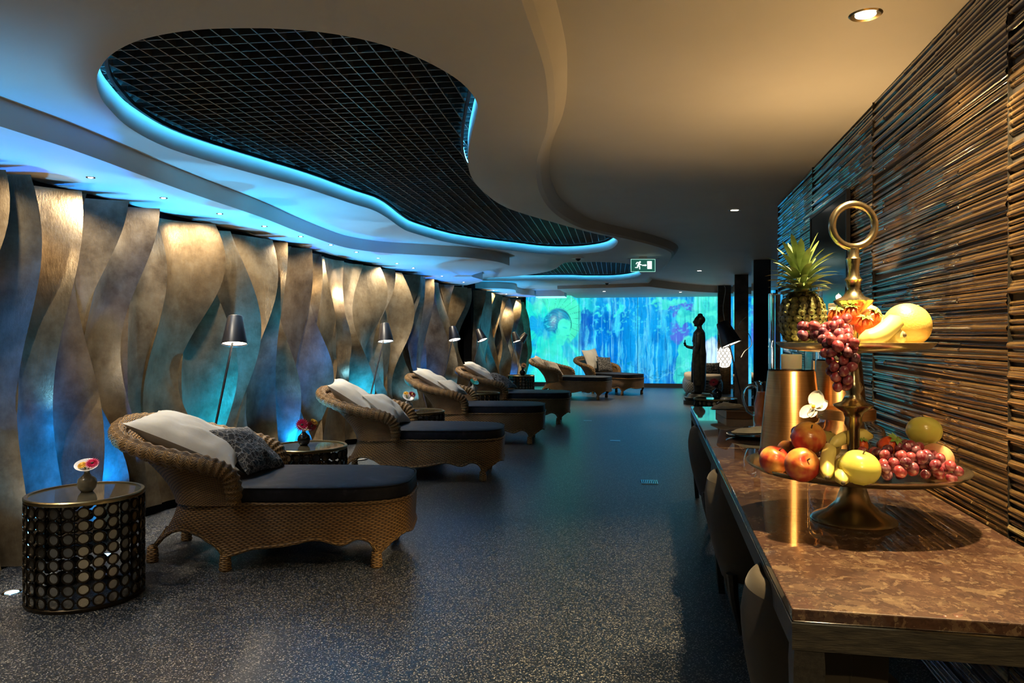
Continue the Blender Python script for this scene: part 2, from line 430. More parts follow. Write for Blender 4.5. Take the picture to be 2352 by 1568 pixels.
def sm(pts, n=5, closed=True):
    return [(p.x, p.y) for p in spline([(a, b, 0) for a, b in pts], n, closed)]
def offset(pts, d, closed=True):
    out = []; m_ = len(pts)
    for i in range(m_):
        a = Vector(pts[i - 1] if (closed or i) else pts[0]); b = Vector(pts[(i + 1) % m_] if (closed or i < m_ - 1) else pts[-1])
        t = (b - a).normalized(); n_ = Vector((-t.y, t.x))
        out.append((pts[i][0] + n_.x * d, pts[i][1] + n_.y * d))
    return out
def plate(mb, outer, z, holes=(), up=False, mi=0):
    loops = [[Vector((x, y, 0)) for x, y in outer]] + [[Vector((x, y, 0)) for x, y in h] for h in holes]
    flat = [p for l in loops for p in l]
    tris = geometry.tessellate_polygon(loops)
    fs = []
    for t in tris:
        a, b, c = (flat[i] for i in t)
        cr = (b - a).cross(c - a).z
        if abs(cr) < 1e-12: continue
        fs.append(tuple(t) if (cr > 0) == up else tuple(t)[::-1])
    mb.add([(p.x, p.y, z) for p in flat], fs, mi=mi)
def wallstrip(mb, A, B, za, zb, closed=True, mi=0):
    n_ = len(A); vs_ = [(x, y, za) for x, y in A] + [(x, y, zb) for x, y in B]
    rng = range(n_ if closed else n_ - 1)
    mb.add(vs_, [(i, (i + 1) % n_, n_ + (i + 1) % n_, n_ + i) for i in rng], mi=mi)

o1 = sm(OPEN1, 5); o2 = sm(OPEN2[::-1], 6)
rt = sm([(-0.34, Y0), (-0.30, -1.5), (-0.30, 0.6), (-0.315, 1.9)] + RTOP + [(0.9, 18.2), (2.2, Y1)], 6, False)
rb = offset(rt, 0.085, False)                   # the lower lip of the coved edge
# middle slab with its two openings
m = MB()
outer = rb + [(-4.1, Y1), (-4.1, Y0)]
plate(m, outer, Z_MID, [o1, o2])
rm = [((a[0] * 0.35 + b[0] * 0.65), (a[1] * 0.35 + b[1] * 0.65)) for a, b in zip(rt, rb)]
wallstrip(m, rb, rm, Z_MID, Z_MID + 0.018, False)
wallstrip(m, rm, rt, Z_MID + 0.018, Z_HIGH, False)
RIM = 0.115
for o_ in (o1, o2):
    wallstrip(m, o_, o_, Z_MID, Z_MID + RIM)
plate(m, outer, Z_MID + RIM, [o1, o2], up=True, mi=1)
slab = tag(m.build('ceiling_slab', [M['plaster'], M['black']], angle=50), 'lower white plaster ceiling with wavy edges and two curved cut-outs', 'ceiling', kind='structure')
# high ceiling on the buffet side
m = MB()
plate(m, [(x - 0.0, y) for x, y in rt] + [(4.1, Y1), (4.1, Y0)], Z_HIGH)
ceil = tag(m.build('ceiling', M['plaster'], smooth=False), 'higher white plaster ceiling over the buffet and bamboo wall', 'ceiling', kind='structure')
m = MB().box((-4.2, Y0 - 0.1, 2.95), (4.2, Y1 + 0.5, 3.0))
tag(m.build('ceiling_void', M['black'], smooth=False), 'black void above the open ceiling grilles', 'ceiling', kind='structure')
# low strip along the wave wall
for nm, P_, lab in (('ceiling_strip', STRIP, 'low white ceiling strip above the long wave wall with small downlights'), ('ceiling_strip', STRIP2, 'low white ceiling strip above the far golden wave wall')):
    s_ = sm(P_, 5, False); m = MB()
    plate(m, s_ + [(-3.62, s_[-1][1]), (-3.62, s_[0][1])], Z_LOW)
    wallstrip(m, s_, s_, Z_LOW, Z_MID, False)
    wallstrip(m, [s_[-1], (-3.62, s_[-1][1])], [s_[-1], (-3.62, s_[-1][1])], Z_LOW, Z_MID, False)
    tag(m.build(nm, M['plaster'], angle=50), lab, 'ceiling', kind='structure')
# far soffit before the glowing wall
m = MB()
sf = sm([(-2.0, 15.3), (-1.0, 15.15), (-0.2, 14.95), (0.05, 15.3), (0.5, 16.2), (1.2, 17.2), (2.4, 18.2)], 6, False)
plate(m, sf + [(2.4, 19.1), (-2.0, 19.1)], 2.275)
wallstrip(m, sf, sf, 2.275, Z_HIGH, False)
m.add([(-2.0, 15.3, 2.275), (-2.0, 19.1, 2.275), (-2.0, 19.1, Z_MID), (-2.0, 15.3, Z_MID)], [(0, 1, 2, 3)])
tag(m.build('ceiling_soffit', M['plaster'], angle=50), 'low curved plaster soffit in front of the glowing mural', 'ceiling', kind='structure')

# ceiling grilles: crossed dark slats, one object per slat
def grille(label, poly, y0, y1, x0, x1, margin, loc):
    root = thing('ceiling_grille', label, 'ceiling grille', loc)
    th = R(3.1); ca, sa = math.cos(th), math.sin(th)
    def w2l(p): return ((p[0] - loc[0]) * ca + (p[1] - loc[1]) * sa, -(p[0] - loc[0]) * sa + (p[1] - loc[1]) * ca)
    P_ = [w2l(p) for p in offset(poly, margin)]
    sp, hz, tk = 0.078, 0.042, 0.0055
    def spans(axis, c):
        xs = []
        for i in range(len(P_)):
            a, b = P_[i - 1], P_[i]
            if (a[axis] - c) * (b[axis] - c) < 0:
                t = (c - a[axis]) / (b[axis] - a[axis]); xs.append(a[1 - axis] + t * (b[1 - axis] - a[1 - axis]))
        return (min(xs), max(xs)) if len(xs) > 1 else None
    for axis in (0, 1):
        lo = min(p[axis] for p in P_); hi = max(p[axis] for p in P_)
        c = math.ceil(lo / sp) * sp
        while c < hi:
            s_ = spans(axis, c)
            if s_ and s_[1] - s_[0] > 0.05:
                mb = MB()
                if axis == 0: mb.box((c - tk / 2, s_[0], 0), (c + tk / 2, s_[1], hz))
                else: mb.box((s_[0], c - tk / 2, 0.001), (s_[1], c + tk / 2, hz + 0.001))
                sl = mb.build('slat', M['grille'], root, smooth=False)
                sl.rotation_euler = (0, 0, th)
            c += sp
    return root
grille('large dark metal ceiling grille in the long amoeba-shaped cut-out', o1, 0, 0, 0, 0, -0.10, (-1.5, 5.5, Z_MID + RIM + 0.004))
grille('smaller dark metal ceiling grille in the far cut-out beyond the exit sign', o2, 0, 0, 0, 0, -0.10, (-1.5, 12.4, Z_MID + RIM + 0.004))
for o_, lab in ((o1, 'blue light strip around the rim of the large ceiling cut-out'), (o2, 'blue light strip around the rim of the small far ceiling cut-out')):
    m = MB(); zt = Z_MID + RIM - 0.006
    m.tube([(x, y, zt) for x, y in offset(o_, 0.030)], 0.0028, 6, True)
    ls = thing('light_strip', lab, 'light strip', (0, 0, 0))
    m.build('diode_tape', M['led'], ls)
    m = MB(); A_ = offset(o_, 0.0395); B_ = offset(o_, 0.0415)
    for zz in (0.0,):
        wallstrip(m, A_, A_, zt - 0.012, zt + 0.010); wallstrip(m, B_, B_, zt - 0.012, zt + 0.010); wallstrip(m, offset(o_, 0.0262), B_, zt - 0.012, zt - 0.012)
    m.build('shield_profile', M['black_metal'], ls, smooth=False)
for (pts, lab) in (([(-2.3, 2.55), (-2.52, 2.95), (-2.62, 3.3)], 'short added glow strip above the grille at its near tip, imitating lit slats'), ([(-0.70, 2.95), (-0.75, 3.3), (-0.93, 3.85), (-1.04, 4.3)], 'short added glow strip above the grille at its buffet-side bend, imitating lit slats')):  # added glowing strips that imitate lit slats, not fittings of the ceiling
    m = MB(); c_ = [(p.x, p.y) for p in spline([(a, b, 0) for a, b in pts], 6)]; a_, b_ = offset(c_, 0.05, False), offset(c_, -0.03, False)
    wallstrip(m, a_, b_, Z_MID + RIM + 0.075, Z_MID + RIM + 0.075, False); wallstrip(m, a_, b_, Z_MID + RIM + 0.085, Z_MID + RIM + 0.085, False)
    wallstrip(m, a_, a_, Z_MID + RIM + 0.075, Z_MID + RIM + 0.085, False); wallstrip(m, b_, b_, Z_MID + RIM + 0.075, Z_MID + RIM + 0.085, False)
    tag(m.build('slat_glow_strip', M['slat_glow']), lab, 'slat glow strip')

# ------------------------------------------------------------------ wave wall: one object per twisted panel
def wave_wall(name, label, xw, edges, z0, z1, seed, depth):
    rn = random.Random(seed)
    root = thing(name, label, 'wall', (xw, 0, 0), kind='structure')
    n_ = len(edges)
    amp = [rn.uniform(0.30, 0.52) for _ in edges]; ph = [rn.uniform(0, 2 * PI) for _ in edges]; lam = [rn.uniform(1.7, 2.5) for _ in edges]
    wid = [edges[min(i + 1, n_ - 1)] - edges[max(i - 1, 0)] for i in range(n_)]
    def b(i, z):
        a_ = amp[i] * min(0.34, wid[i] * 0.55)
        return edges[i] + a_ * math.sin(2 * PI * z / lam[i] + ph[i])
    for i in range(n_ - 1):
        k1, k2, p1, p2 = rn.uniform(0.3, 1), rn.uniform(0.3, 1), rn.uniform(0, 2 * PI), rn.uniform(0, 2 * PI)
        inv = rn.random() < 0.2
        nz, nu = 30, 10
        cv = rn.choice((-0.4, 1, 1, 1, 1)) * rn.uniform(0.4, 1.0)
        def dep(u, z):
            pl = 0.015 + depth * 0.30 * (0.5 + 0.5 * math.sin(2 * PI * z / 2.1 + p1))
            s_ = 0.5 + 0.5 * math.sin(2 * PI * z / lam[i] + p2)
            pr = 0.03 + depth * (0.12 + 0.88 * s_ * (0.6 + 0.4 * k1))
            if inv: pl, pr = pr * 0.7, pl
            bow = cv * 0.26 * depth * math.sin(PI * u) * min(1.0, (edges[i + 1] - edges[i]) / 0.3)
            return pl + (pr - pl) * (u ** (1.6 if not inv else 0.7)) - bow
        def fn(u, v):
            z = z0 + (z1 - z0) * v
            y = b(i, z) + (max(b(i + 1, z), b(i, z) + 0.015) - b(i, z)) * u
            return (max(0.012, dep(u, z)), y, z)
        m = MB(); m.grid(nu, nz, fn)
        # returns to the wall on both long edges and caps
        m.grid(1, nz, lambda u, v: (lambda p: (p[0] if u else 0.0, p[1], p[2]))(fn(0, v)))
        m.grid(1, nz, lambda u, v: (lambda p: (0.0 if u else p[0], p[1], p[2]))(fn(1, v)))
        m.grid(nu, 1, lambda u, v: (lambda p: (0.0 if v == 0 else p[0], p[1], p[2]))(fn(u, 0)))
        m.grid(nu, 1, lambda u, v: (lambda p: (p[0] if v == 0 else 0.0, p[1], p[2]))(fn(u, 1)))
        p = m.build('panel', M['bronze'], root, angle=45)
    bk = MB().box((-0.14, edges[0] - 0.1, 0.0), (0.004, edges[-1] + 0.1, 2.34)); bk.build('backing', M['black'], root, smooth=False)
    return root
edges = [-3.4]
while edges[-1] < 2.4: edges.append(edges[-1] + rnd.uniform(0.28, 0.42))
edges += [2.95, 3.2, 3.49, 3.78, 3.98, 4.12, 4.4, 4.73, 5.13, 5.42, 5.72, 6.0, 6.33, 6.56, 6.91, 7.23, 7.67, 7.89, 8.31, 8.73, 9.05, 9.35, 9.7, 10.03, 10.32, 10.59, 10.9, 11.2, 11.55, 11.9, 12.3, 12.74, 13.05]
wave_wall('wall_left', 'tall wavy bronze relief wall of twisted vertical panels behind the loungers', -3.60, edges, 0.07, 2.165, 11, 0.30)
edges2 = [13.62, 13.9, 14.34, 14.7, 14.95, 15.2, 15.43, 15.8, 16.13, 16.4, 16.64, 16.95, 17.17, 17.5, 17.86, 18.2, 18.6, 19.0]
wave_wall('wall_left', 'far shorter section of golden wavy wall beside the glowing mural', -3.40, edges2, 0.07, 2.165, 5, 0.26)
m = MB().box((-4.2, Y0, 0), (-3.66, Y1, 3.0)); tag(m.build('wall_side', M['black'], smooth=False), 'dark wall behind the wavy bronze panels', 'wall', kind='structure')
m = MB().box((-4.2, Y0 - 0.1, 0), (4.2, Y0, 3.0)); tag(m.build('wall_back', varied('taupe_plaster', (0.10, 0.085, 0.07), (0.14, 0.12, 0.10), 2, 0.8), smooth=False), 'plain taupe wall behind the viewpoint', 'wall', kind='structure')

# recessed fittings in the strip and the floor
rim_m = MB(); rim_m.lathe([(0.014, 0.0), (0.024, -0.003), (0.026, 0.0)], 16); rim_me = rim_m.mesh('rim'); rim_me.materials.append(M['chrome'])
len_m = MB(); len_m.lathe([(0.0, -0.0025), (0.009, -0.004), (0.014, -0.001)], 14); len_me = len_m.mesh('lens'); len_me.materials.append(M['bulb_white'])
ORD = ['first', 'second', 'third', 'fourth', 'fifth', 'sixth', 'seventh', 'eighth', 'ninth', 'tenth', 'eleventh', 'twelfth', 'thirteenth', 'fourteenth', 'fifteenth', 'sixteenth', 'seventeenth', 'eighteenth', 'nineteenth', 'twentieth']
vis = [y for y in WASH_Y if 3.0 < y]
for i, yy in enumerate(vis):
    d = thing('recessed_spotlight', 'tiny recessed spotlight above the wave wall, %s from the near end' % ORD[i], 'spotlight', (WASH_X, yy, Z_LOW - 0.001), group='spotlights along the wave wall')
    link('rim', rim_me, d); link('lens', len_me, d)
upr = MB(); upr.lathe([(0.030, 0.0), (0.042, 0.003), (0.045, 0.0)], 18); upr_me = upr.mesh('rim'); upr_me.materials.append(M['chrome'])
upl = MB(); upl.lathe([(0.0, 0.003), (0.031, 0.002)], 18); upl_me = upl.mesh('lens'); upl_me.materials.append(emission('uplight_lens', (0.35, 0.7, 1.0), 6.0))
for i, yy in enumerate([y for y in UP_Y if y > 3]):
    d = thing('floor_uplight', 'round in-floor uplight at the foot of the wave wall, %s from the near end' % ORD[i], 'uplight', (UP_X, yy, 0.001), group='in-floor uplights')
    link('rim', upr_me, d); link('lens', upl_me, d)
for i, (xx, yy, zz) in enumerate([(0.725, 2.787, Z_HIGH), (0.70, 0.85, Z_HIGH), (0.70, -0.9, Z_HIGH), (0.70, 6.9, Z_HIGH), (0.66, 2.16, Z_HIGH), (-1.1, 16.3, 2.275), (0.55, 16.9, 2.275), (0.75, 13.2, Z_HIGH)]):
    lab = ['bright round downlight in the ceiling above the fruit stand', 'round downlight in the ceiling just above the near table end', 'round downlight in the ceiling behind the viewpoint', 'dim round downlight past the end of the bamboo wall', 'round downlight straight above the front of the fruit stand, outside the picture', 'small downlight in the far soffit above the farthest lounger', 'small downlight in the far soffit above the grey daybed', 'small added downlight in the high ceiling before the statue, brightening the columns'][i]
    d = thing('downlight', lab, 'downlight', (xx, yy, zz - 0.001))
    a = MB(); a.lathe([(0.034, -0.001), (0.050, -0.005), (0.056, 0.0)], 32); a.build('bezel', M['gold_metal'], d)
    a = MB(); a.lathe([(0.0, -0.003), (0.034, -0.002)], 24); a.build('lens', M['bulb_white'], d)

# ------------------------------------------------------------------ bamboo wall: split canes in panels
XB = 1.045
wr = thing('wall_right', 'dark lacquered bamboo-clad wall of stacked horizontal canes behind the buffet', 'wall', (XB, 0, 0), kind='structure')
joints = [-3.55, -1.75, -0.354, 1.046, 2.446, 3.846, 5.251, 6.668]
rb_ = random.Random(21)
def cane_mesh(L, seed):
    rn = random.Random(seed); nS = 7; nL = 11
    nodes = sorted(rn.uniform(0.1, 0.9) for _ in range(3))
    t = [0.0]
    for q in nodes: t += [q - 0.012, q, q + 0.012]
    t.append(1.0)
    w1, w2 = rn.uniform(-0.002, 0.002), rn.uniform(-0.002, 0.002)
    mb = MB()
    vs_, fs = [], []
    k = 5
    for q in t:
        rr = 0.0098 * (1 + 0.10 * math.sin(q * 5 + seed)) * (1.16 if any(abs(q - x) < 0.002 for x in nodes) else 1.0)
        off = w1 * math.sin(q * 3.1 + seed) + w2 * q
        for s_ in range(k):
            a = PI * (0.06 + 0.88 * s_ / (k - 1))
            vs_.append((-rr * 1.15 * math.sin(a) , q * L, off + rr * math.cos(a)))
    for j in range(len(t) - 1):
        for s_ in range(k - 1):
            fs.append((j * k + s_, (j + 1) * k + s_, (j + 1) * k + s_ + 1, j * k + s_ + 1))
    mb.add(vs_, fs)
    return mb
rest = MB(); parts = []
ztop = Z_HIGH
cmesh = {}
for pi_ in range(len(joints) - 1):
    y0, y1 = joints[pi_] + 0.0012, joints[pi_ + 1] - 0.0012
    L = y1 - y0
    z = 0.012
    while z < ztop - 0.006:
        sg = rb_.randrange(8)
        tl = rb_.uniform(-0.013, 0.013); xo = rb_.uniform(-0.006, 0.005); sc = rb_.uniform(0.65, 1.35)
        parts.append((pi_, y0, L, z, tl, xo, sc, sg))
        z += rb_.uniform(0.0125, 0.0215)
# the 300 canes that show largest stay single, the rest are one mass
def rank(p):
    pan, y0, L, z = p[0], p[1], p[2], p[3]
    if pan == 3: return 0 if 0.75 < z else 2
    if pan == 4: return 0.5 if z > 0.75 else 3
    if pan == 2: return 1.0 + (0 if z > 0.5 else 3)
    if pan == 5: return 1.5
    return 9
parts.sort(key=rank)
for i, (pan, y0, L, z, tl, xo, sc, sg) in enumerate(parts):
    if i < 300:
        key = (pan, sg)
        if key not in cmesh:
            me = cane_mesh(L, sg + pan * 8).mesh('cane', angle=180); me.materials.append(M['bamboo']); cmesh[key] = me
        o = link('cane', cmesh[key], wr, (xo, y0, z), (tl / L * 1.0, 0, 0)); o.scale = (sc, 1, sc)
    else:
        cm = cane_mesh(L, sg + pan * 8)
        rest.add([(x * sc + xo, y + y0, zz * sc + z + tl * y / L) for x, y, zz in cm.v], cm.f)
ro = rest.build('cane', M['bamboo'], wr, angle=180); ro['kind'] = 'stuff'
m = MB().box((0.0, Y0, 0), (0.12, joints[-1], Z_HIGH)); m.build('backing', simple('bamboo_backing', (0.012, 0.007, 0.004), 0.8), wr, smooth=False)
m = MB()
for j in joints[1:-1]: m.box((-0.0135, j - 0.001, 0), (0.0, j + 0.001, Z_HIGH))
m.build('joint_strip', M['black_wood'], wr, smooth=False)
m = MB().box((-0.010, joints[-1] - 0.004, 0), (0.12, joints[-1] + 0.014, Z_HIGH)); m.build('end_board', M['stone_dark'], wr, smooth=False)
mm = thing('wall_mirror', 'tall black glass mirror panel hung on the bamboo wall behind the candle', 'mirror', (XB - 0.022, 4.72, 1.35))
MB().box((-0.012, -0.46, -0.72), (0.004, 0.46, 0.72)).build('glass', M['dark_mirror'], mm, smooth=False)
fr = MB()
for lo, hi in (((-0.016, -0.48, -0.74), (0.004, -0.46, 0.74)), ((-0.016, 0.46, -0.74), (0.004, 0.48, 0.74)), ((-0.016, -0.46, 0.72), (0.004, 0.46, 0.74)), ((-0.016, -0.46, -0.74), (0.004, 0.46, -0.72))): fr.box(lo, hi)
fr.build('frame', M['black_metal'], mm, smooth=False)
m = MB().box((3.6, joints[-1], 0), (3.75, Y1, Z_HIGH)); tag(m.build('wall_far', varied('brown_plaster', (0.07, 0.05, 0.035), (0.10, 0.075, 0.05), 2, 0.7), smooth=False), 'dim brown side wall beyond the columns', 'wall', kind='structure')

# ------------------------------------------------------------------ columns beyond the bamboo wall
def column(label, x, y, wd, face, ribs=False):
    root = thing('column', label, 'column', (x, y, 0), kind='structure')
    h = Z_HIGH
    MB().box((-wd / 2, -wd / 2, 0), (wd / 2, wd / 2, h)).build('core', M['stone_dark'], root, smooth=False)
    if ribs:
        z = 0.02
        cm = MB(); cm.tube([(-wd / 2, 0, 0), (wd / 2, 0, 0)], 0.013, 6)
        me = cm.mesh('cane'); me.materials.append(M['bamboo'])
        while z < h - 0.02:
            link('cane', me, root, (0, -wd / 2 - 0.004, z)); z += 0.032
    else:
        MB().box((-wd / 2 + 0.004, -wd / 2 - 0.008, 0), (wd / 2 - 0.004, -wd / 2, h)).build('front_panel', face, root, smooth=False)
    MB().box((-wd / 2 - 0.008, -wd / 2, 0), (-wd / 2, wd / 2, h)).build('side_panel', M['mirror'], root, smooth=False)
    return root
column('dark mirror-faced square column nearest the end of the bamboo wall', 1.56, 11.6, 0.24, M['column_mirror'])
column('dark brown stone column with mirrored side behind the black lamp', 1.56, 14.3, 0.24, M['stone_dark'])
column('bamboo-clad column behind the glowing shell pendant', 1.52, 17.3, 0.28, None, True)
# ------------------------------------------------------------------ backlit mural wall
def fbm(x, y, seed, octs=4):
    """smooth value noise on arrays"""
    rs = np.random.RandomState(seed); out = np.zeros_like(x); a = 1.0; tot = 0
    for k in range(octs):
        T = rs.rand(64, 64)
        xi = np.floor(x).astype(int); yi = np.floor(y).astype(int); fx = x - xi; fy = y - yi
        fx = fx * fx * (3 - 2 * fx); fy = fy * fy * (3 - 2 * fy)
        g_ = lambda i, j: T[(yi + j) % 64, (xi + i) % 64]
        out += a * ((g_(0, 0) * (1 - fx) + g_(1, 0) * fx) * (1 - fy) + (g_(0, 1) * (1 - fx) + g_(1, 1) * fx) * fy)
        tot += a; a *= 0.5; x = x * 2.03 + 7.1; y = y * 2.03 + 3.7
    return out / tot
def lerp(A, B, t): return A + (B - A) * t[..., None]
def sst(a, b, x):
    t = np.clip((x - a) / (b - a), 0, 1); return t * t * (3 - 2 * t)
def C(r_, g_, b_): return (np.array([r_, g_, b_]) / 255.0) ** 2.2
def paint(X, Y):
    """the mural print: X to the right 0..470, Y down 0..210"""
    wx, wy = fbm(X / 17 + 3, Y / 17, 21), fbm(X / 17, Y / 17 + 9, 22)
    near_head = np.exp(-(((X - 85) / 45) ** 2 + ((Y - 80) / 60) ** 2) ** 2)
    wa = 26 * (1 - 0.88 * near_head)
    X0, Y0_ = X, Y
    X = X + wa * 0.35 * (wx - 0.5); Y = Y + wa * 1.3 * (wy - 0.5)
    n1 = fbm(X / 34, Y / 90, 1); n2 = fbm(X / 9, Y / 60, 2); n3 = fbm(X / 14, Y / 12, 3); n4 = fbm(X / 40, Y / 30, 8)
    col = np.zeros(X.shape + (3,)) + C(20, 150, 225)
    col = lerp(col, np.zeros_like(col) + C(70, 205, 240), sst(0.45, 0.75, n2) * 0.8)
    col = lerp(col, np.zeros_like(col) + C(5, 95, 190), sst(0.5, 0.72, n1) * 0.8)
    left = 1 - sst(110, 175, X + 25 * (n4 - 0.5) * 2)
    teal = lerp(np.zeros_like(col) + C(40, 225, 205), np.zeros_like(col) + C(30, 165, 220), sst(0.42, 0.66, n4))
    teal = lerp(teal, np.zeros_like(col) + C(110, 250, 215), sst(0.55, 0.8, n1))
    col = lerp(col, teal, left * 0.9)
    XW, YW = X, Y; X, Y = X0 + 2 * (wx - 0.5), Y0_ + 2 * (wy - 0.5)
    # parasol upper left: pale green disc, dark ribs
    cx_, cy_ = 62.0, 52.0
    dx, dy = X - cx_, Y - cy_
    rr = np.hypot(dx, dy); an = np.arctan2(dy, dx)
    par = (1 - sst(68, 72, rr)) * sst(-2.2, -1.9, an) * (1 - sst(0.9, 1.2, an))
    col = lerp(col, np.zeros_like(col) + C(75, 235, 185), par * 0.85)
    rib = np.abs(np.sin(an * 14.0)); ribm = (1 - sst(0.03, 0.10, rib)) * sst(12, 26, rr)
    col = lerp(col, np.zeros_like(col) + C(8, 80, 95), ribm * par * 0.85)
    # dark rib fan to the far left
    rib2 = np.abs(np.sin(np.arctan2(Y - 70, X - 40) * 13)); m2 = (1 - sst(0.05, 0.3, rib2)) * (1 - sst(38, 52, X)) * sst(6, 14, X) * sst(25, 45, Y) * (1 - sst(110, 130, Y))
    col = lerp(col, np.zeros_like(col) + C(15, 120, 205), m2 * 0.6)
    # head in profile: dark hair, light face
    def ell(cx0, cy0, a, b, rot=0.0, soft=0.12):
        c_, s_ = math.cos(rot), math.sin(rot); u = (X - cx0) * c_ + (Y - cy0) * s_; v = -(X - cx0) * s_ + (Y - cy0) * c_
        return 1 - sst(1 - soft, 1 + soft, np.sqrt((u / a) ** 2 + (v / b) ** 2))
    hair = np.maximum(ell(76, 58, 28, 30, 0.5), ell(58, 62, 15, 22))
    col = lerp(col, lerp(np.zeros_like(col) + C(20, 110, 190), np.zeros_like(col) + C(15, 160, 180), n3), hair * 0.95)
    face = np.maximum.reduce([ell(93, 80, 11, 26, 0.25), ell(88, 70, 12, 18, 0.2), ell(101, 84, 6, 6), ell(84, 98, 11, 18, -0.2)])
    col = lerp(col, np.zeros_like(col) + C(70, 235, 205), face * 0.95)
    col = lerp(col, np.zeros_like(col) + C(40, 190, 190), ell(93, 74, 6, 1.6, 0.2) * 0.8)
    col = lerp(col, np.zeros_like(col) + C(40, 185, 185), ell(100, 92, 4, 1.5) * 0.8)
    ear = ell(76, 84, 5, 8); col = lerp(col, np.zeros_like(col) + C(60, 215, 200), ear * 0.8)
    neck = ell(80, 122, 20, 22); body = np.maximum(ell(80, 190, 66, 72), ell(125, 170, 26, 60, -0.5))
    col = lerp(col, np.zeros_like(col) + C(60, 225, 205), np.maximum(neck, body) * 0.75)
    robe = ell(112, 150, 12, 60, -0.5) * (1 - face); col = lerp(col, np.zeros_like(col) + C(25, 140, 215), robe * 0.55)
    robe = ell(96, 122, 8, 26, 0.2); col = lerp(col, np.zeros_like(col) + C(25, 170, 205), robe * 0.5)
    # hair strands, ornament, lashes
    st_ = np.abs(np.sin(np.hypot(X - 60, Y - 88) * 0.55 + 3 * n3)); col = lerp(col, np.zeros_like(col) + C(5, 70, 130), (1 - sst(0.1, 0.5, st_)) * hair * (1 - face) * 0.5)
    col = lerp(col, np.zeros_like(col) + C(60, 215, 225), sst(0.56, 0.66, fbm(X / 6, Y / 6, 31)) * ell(58, 62, 16, 20) * 0.6)
    col = lerp(col, np.zeros_like(col) + C(8, 85, 110), (1 - sst(0.5, 1.6, np.abs(np.hypot((X - 78) / 1.0, (Y - 66) / 1.15) - 30))) * sst(75, 90, X) * (1 - sst(70, 84, Y)) * 0.8)
    X, Y = XW, YW
    # deep blue waterfall of streaks in the middle
    mid = sst(118, 140, X) * (1 - sst(215, 250, X)) * sst(30, 55, Y)
    col = lerp(col, lerp(np.zeros_like(col) + C(5, 110, 205), np.zeros_like(col) + C(60, 200, 245), sst(0.45, 0.7, n2)), mid * 0.85)
    dk = ell(145, 52, 16, 22) + ell(140, 90, 14, 34) * 0.7
    col = lerp(col, np.zeros_like(col) + C(5, 85, 185), np.clip(dk, 0, 1) * 0.8)
    gr = ell(190, 32, 40, 22) * sst(0.48, 0.6, n3)
    col = lerp(col, np.zeros_like(col) + C(60, 230, 215), gr * 0.8)
    dk = ell(225, 175, 40, 26) * sst(0.5, 0.65, n3); col = lerp(col, np.zeros_like(col) + C(10, 130, 165), dk * 0.8)
    # purple blossom and green leaves at the right
    pu = np.maximum(ell(355, 85, 22, 30), ell(360, 30, 34, 14)) * sst(0.35, 0.55, n4 * 0.5 + n3 * 0.5)
    col = lerp(col, np.zeros_like(col) + C(80, 95, 205), pu * 0.85)
    lf = np.maximum.reduce([ell(330, 14, 40, 9), ell(375, 50, 26, 18), ell(420, 40, 36, 60), ell(365, 150, 18, 60, 0.2)])
    col = lerp(col, lerp(np.zeros_like(col) + C(45, 210, 200), np.zeros_like(col) + C(90, 245, 195), n3), lf * (0.5 + 0.5 * n4))
    wh = ell(425, 160, 20, 60); col = lerp(col, np.zeros_like(col) + C(215, 240, 245), wh * 0.8)
    col = lerp(col, np.zeros_like(col) + C(110, 225, 250), sst(0.62, 0.78, fbm(X / 5, Y / 140, 5)) * 0.45)
    col = lerp(col, np.zeros_like(col) + C(110, 225, 250), (1 - sst(0, 3, np.abs(Y - 178 + 0.10 * (X - 300) + 8 * np.sin(X / 18)))) * sst(250, 270, X) * 0.35)
    hf = fbm(X0 / 3.2, Y0_ / 60, 41); h2 = fbm(X0 / 6, Y0_ / 5, 42)
    col = lerp(col, np.zeros_like(col) + C(120, 235, 250), sst(0.60, 0.80, hf) * 0.5 * (1 - 0.85 * near_head))
    col = lerp(col, np.zeros_like(col) + C(5, 75, 160), sst(0.60, 0.82, 1 - hf) * 0.45 * sst(105, 140, X0))
    col = lerp(col, np.zeros_like(col) + C(70, 225, 225), sst(0.62, 0.72, h2) * 0.5 * sst(115, 150, X0) * (1 - sst(70, 110, Y0_)))
    col = lerp(col, np.zeros_like(col) + C(8, 90, 120), sst(0.62, 0.70, fbm(X0 / 8 + 5, Y0_ / 7, 43)) * 0.45 * sst(150, 185, Y0_) * sst(120, 160, X0))
    col = col * (0.80 + 0.40 * n3)[..., None]
    return np.clip(col, 0, 1)
YM = 19.05
g = NG('backlit_print'); at = g.n('Attribute', attribute_name='Print'); e = g.n('Emission', {'Color': at.outputs[0], 'Strength': 1.0})
gl = g.n('BsdfGlossy', {'Color': (1, 1, 1, 1), 'Roughness': 0.08}); fr_ = g.n('LayerWeight', {'Blend': 0.25})
mx = g.n('MixShader', {0: g.math('MULTIPLY', fr_.outputs[1], 0.25)})
ad = g.n('MixShader'); g.set(ad, 0, 0.04); g.t.links.new(e.outputs[0], ad.inputs[1]); g.t.links.new(gl.outputs[0], ad.inputs[2])
g.t.links.new(ad.outputs[0], g.out.inputs[0]); M['print'] = g.m
mural = thing('glowing_mural', 'backlit turquoise glass mural of a woman with parasol covering the end wall', 'mural', (0, YM, 0))
cuts = [-3.32, -1.93, -0.44, 1.05, 2.9]
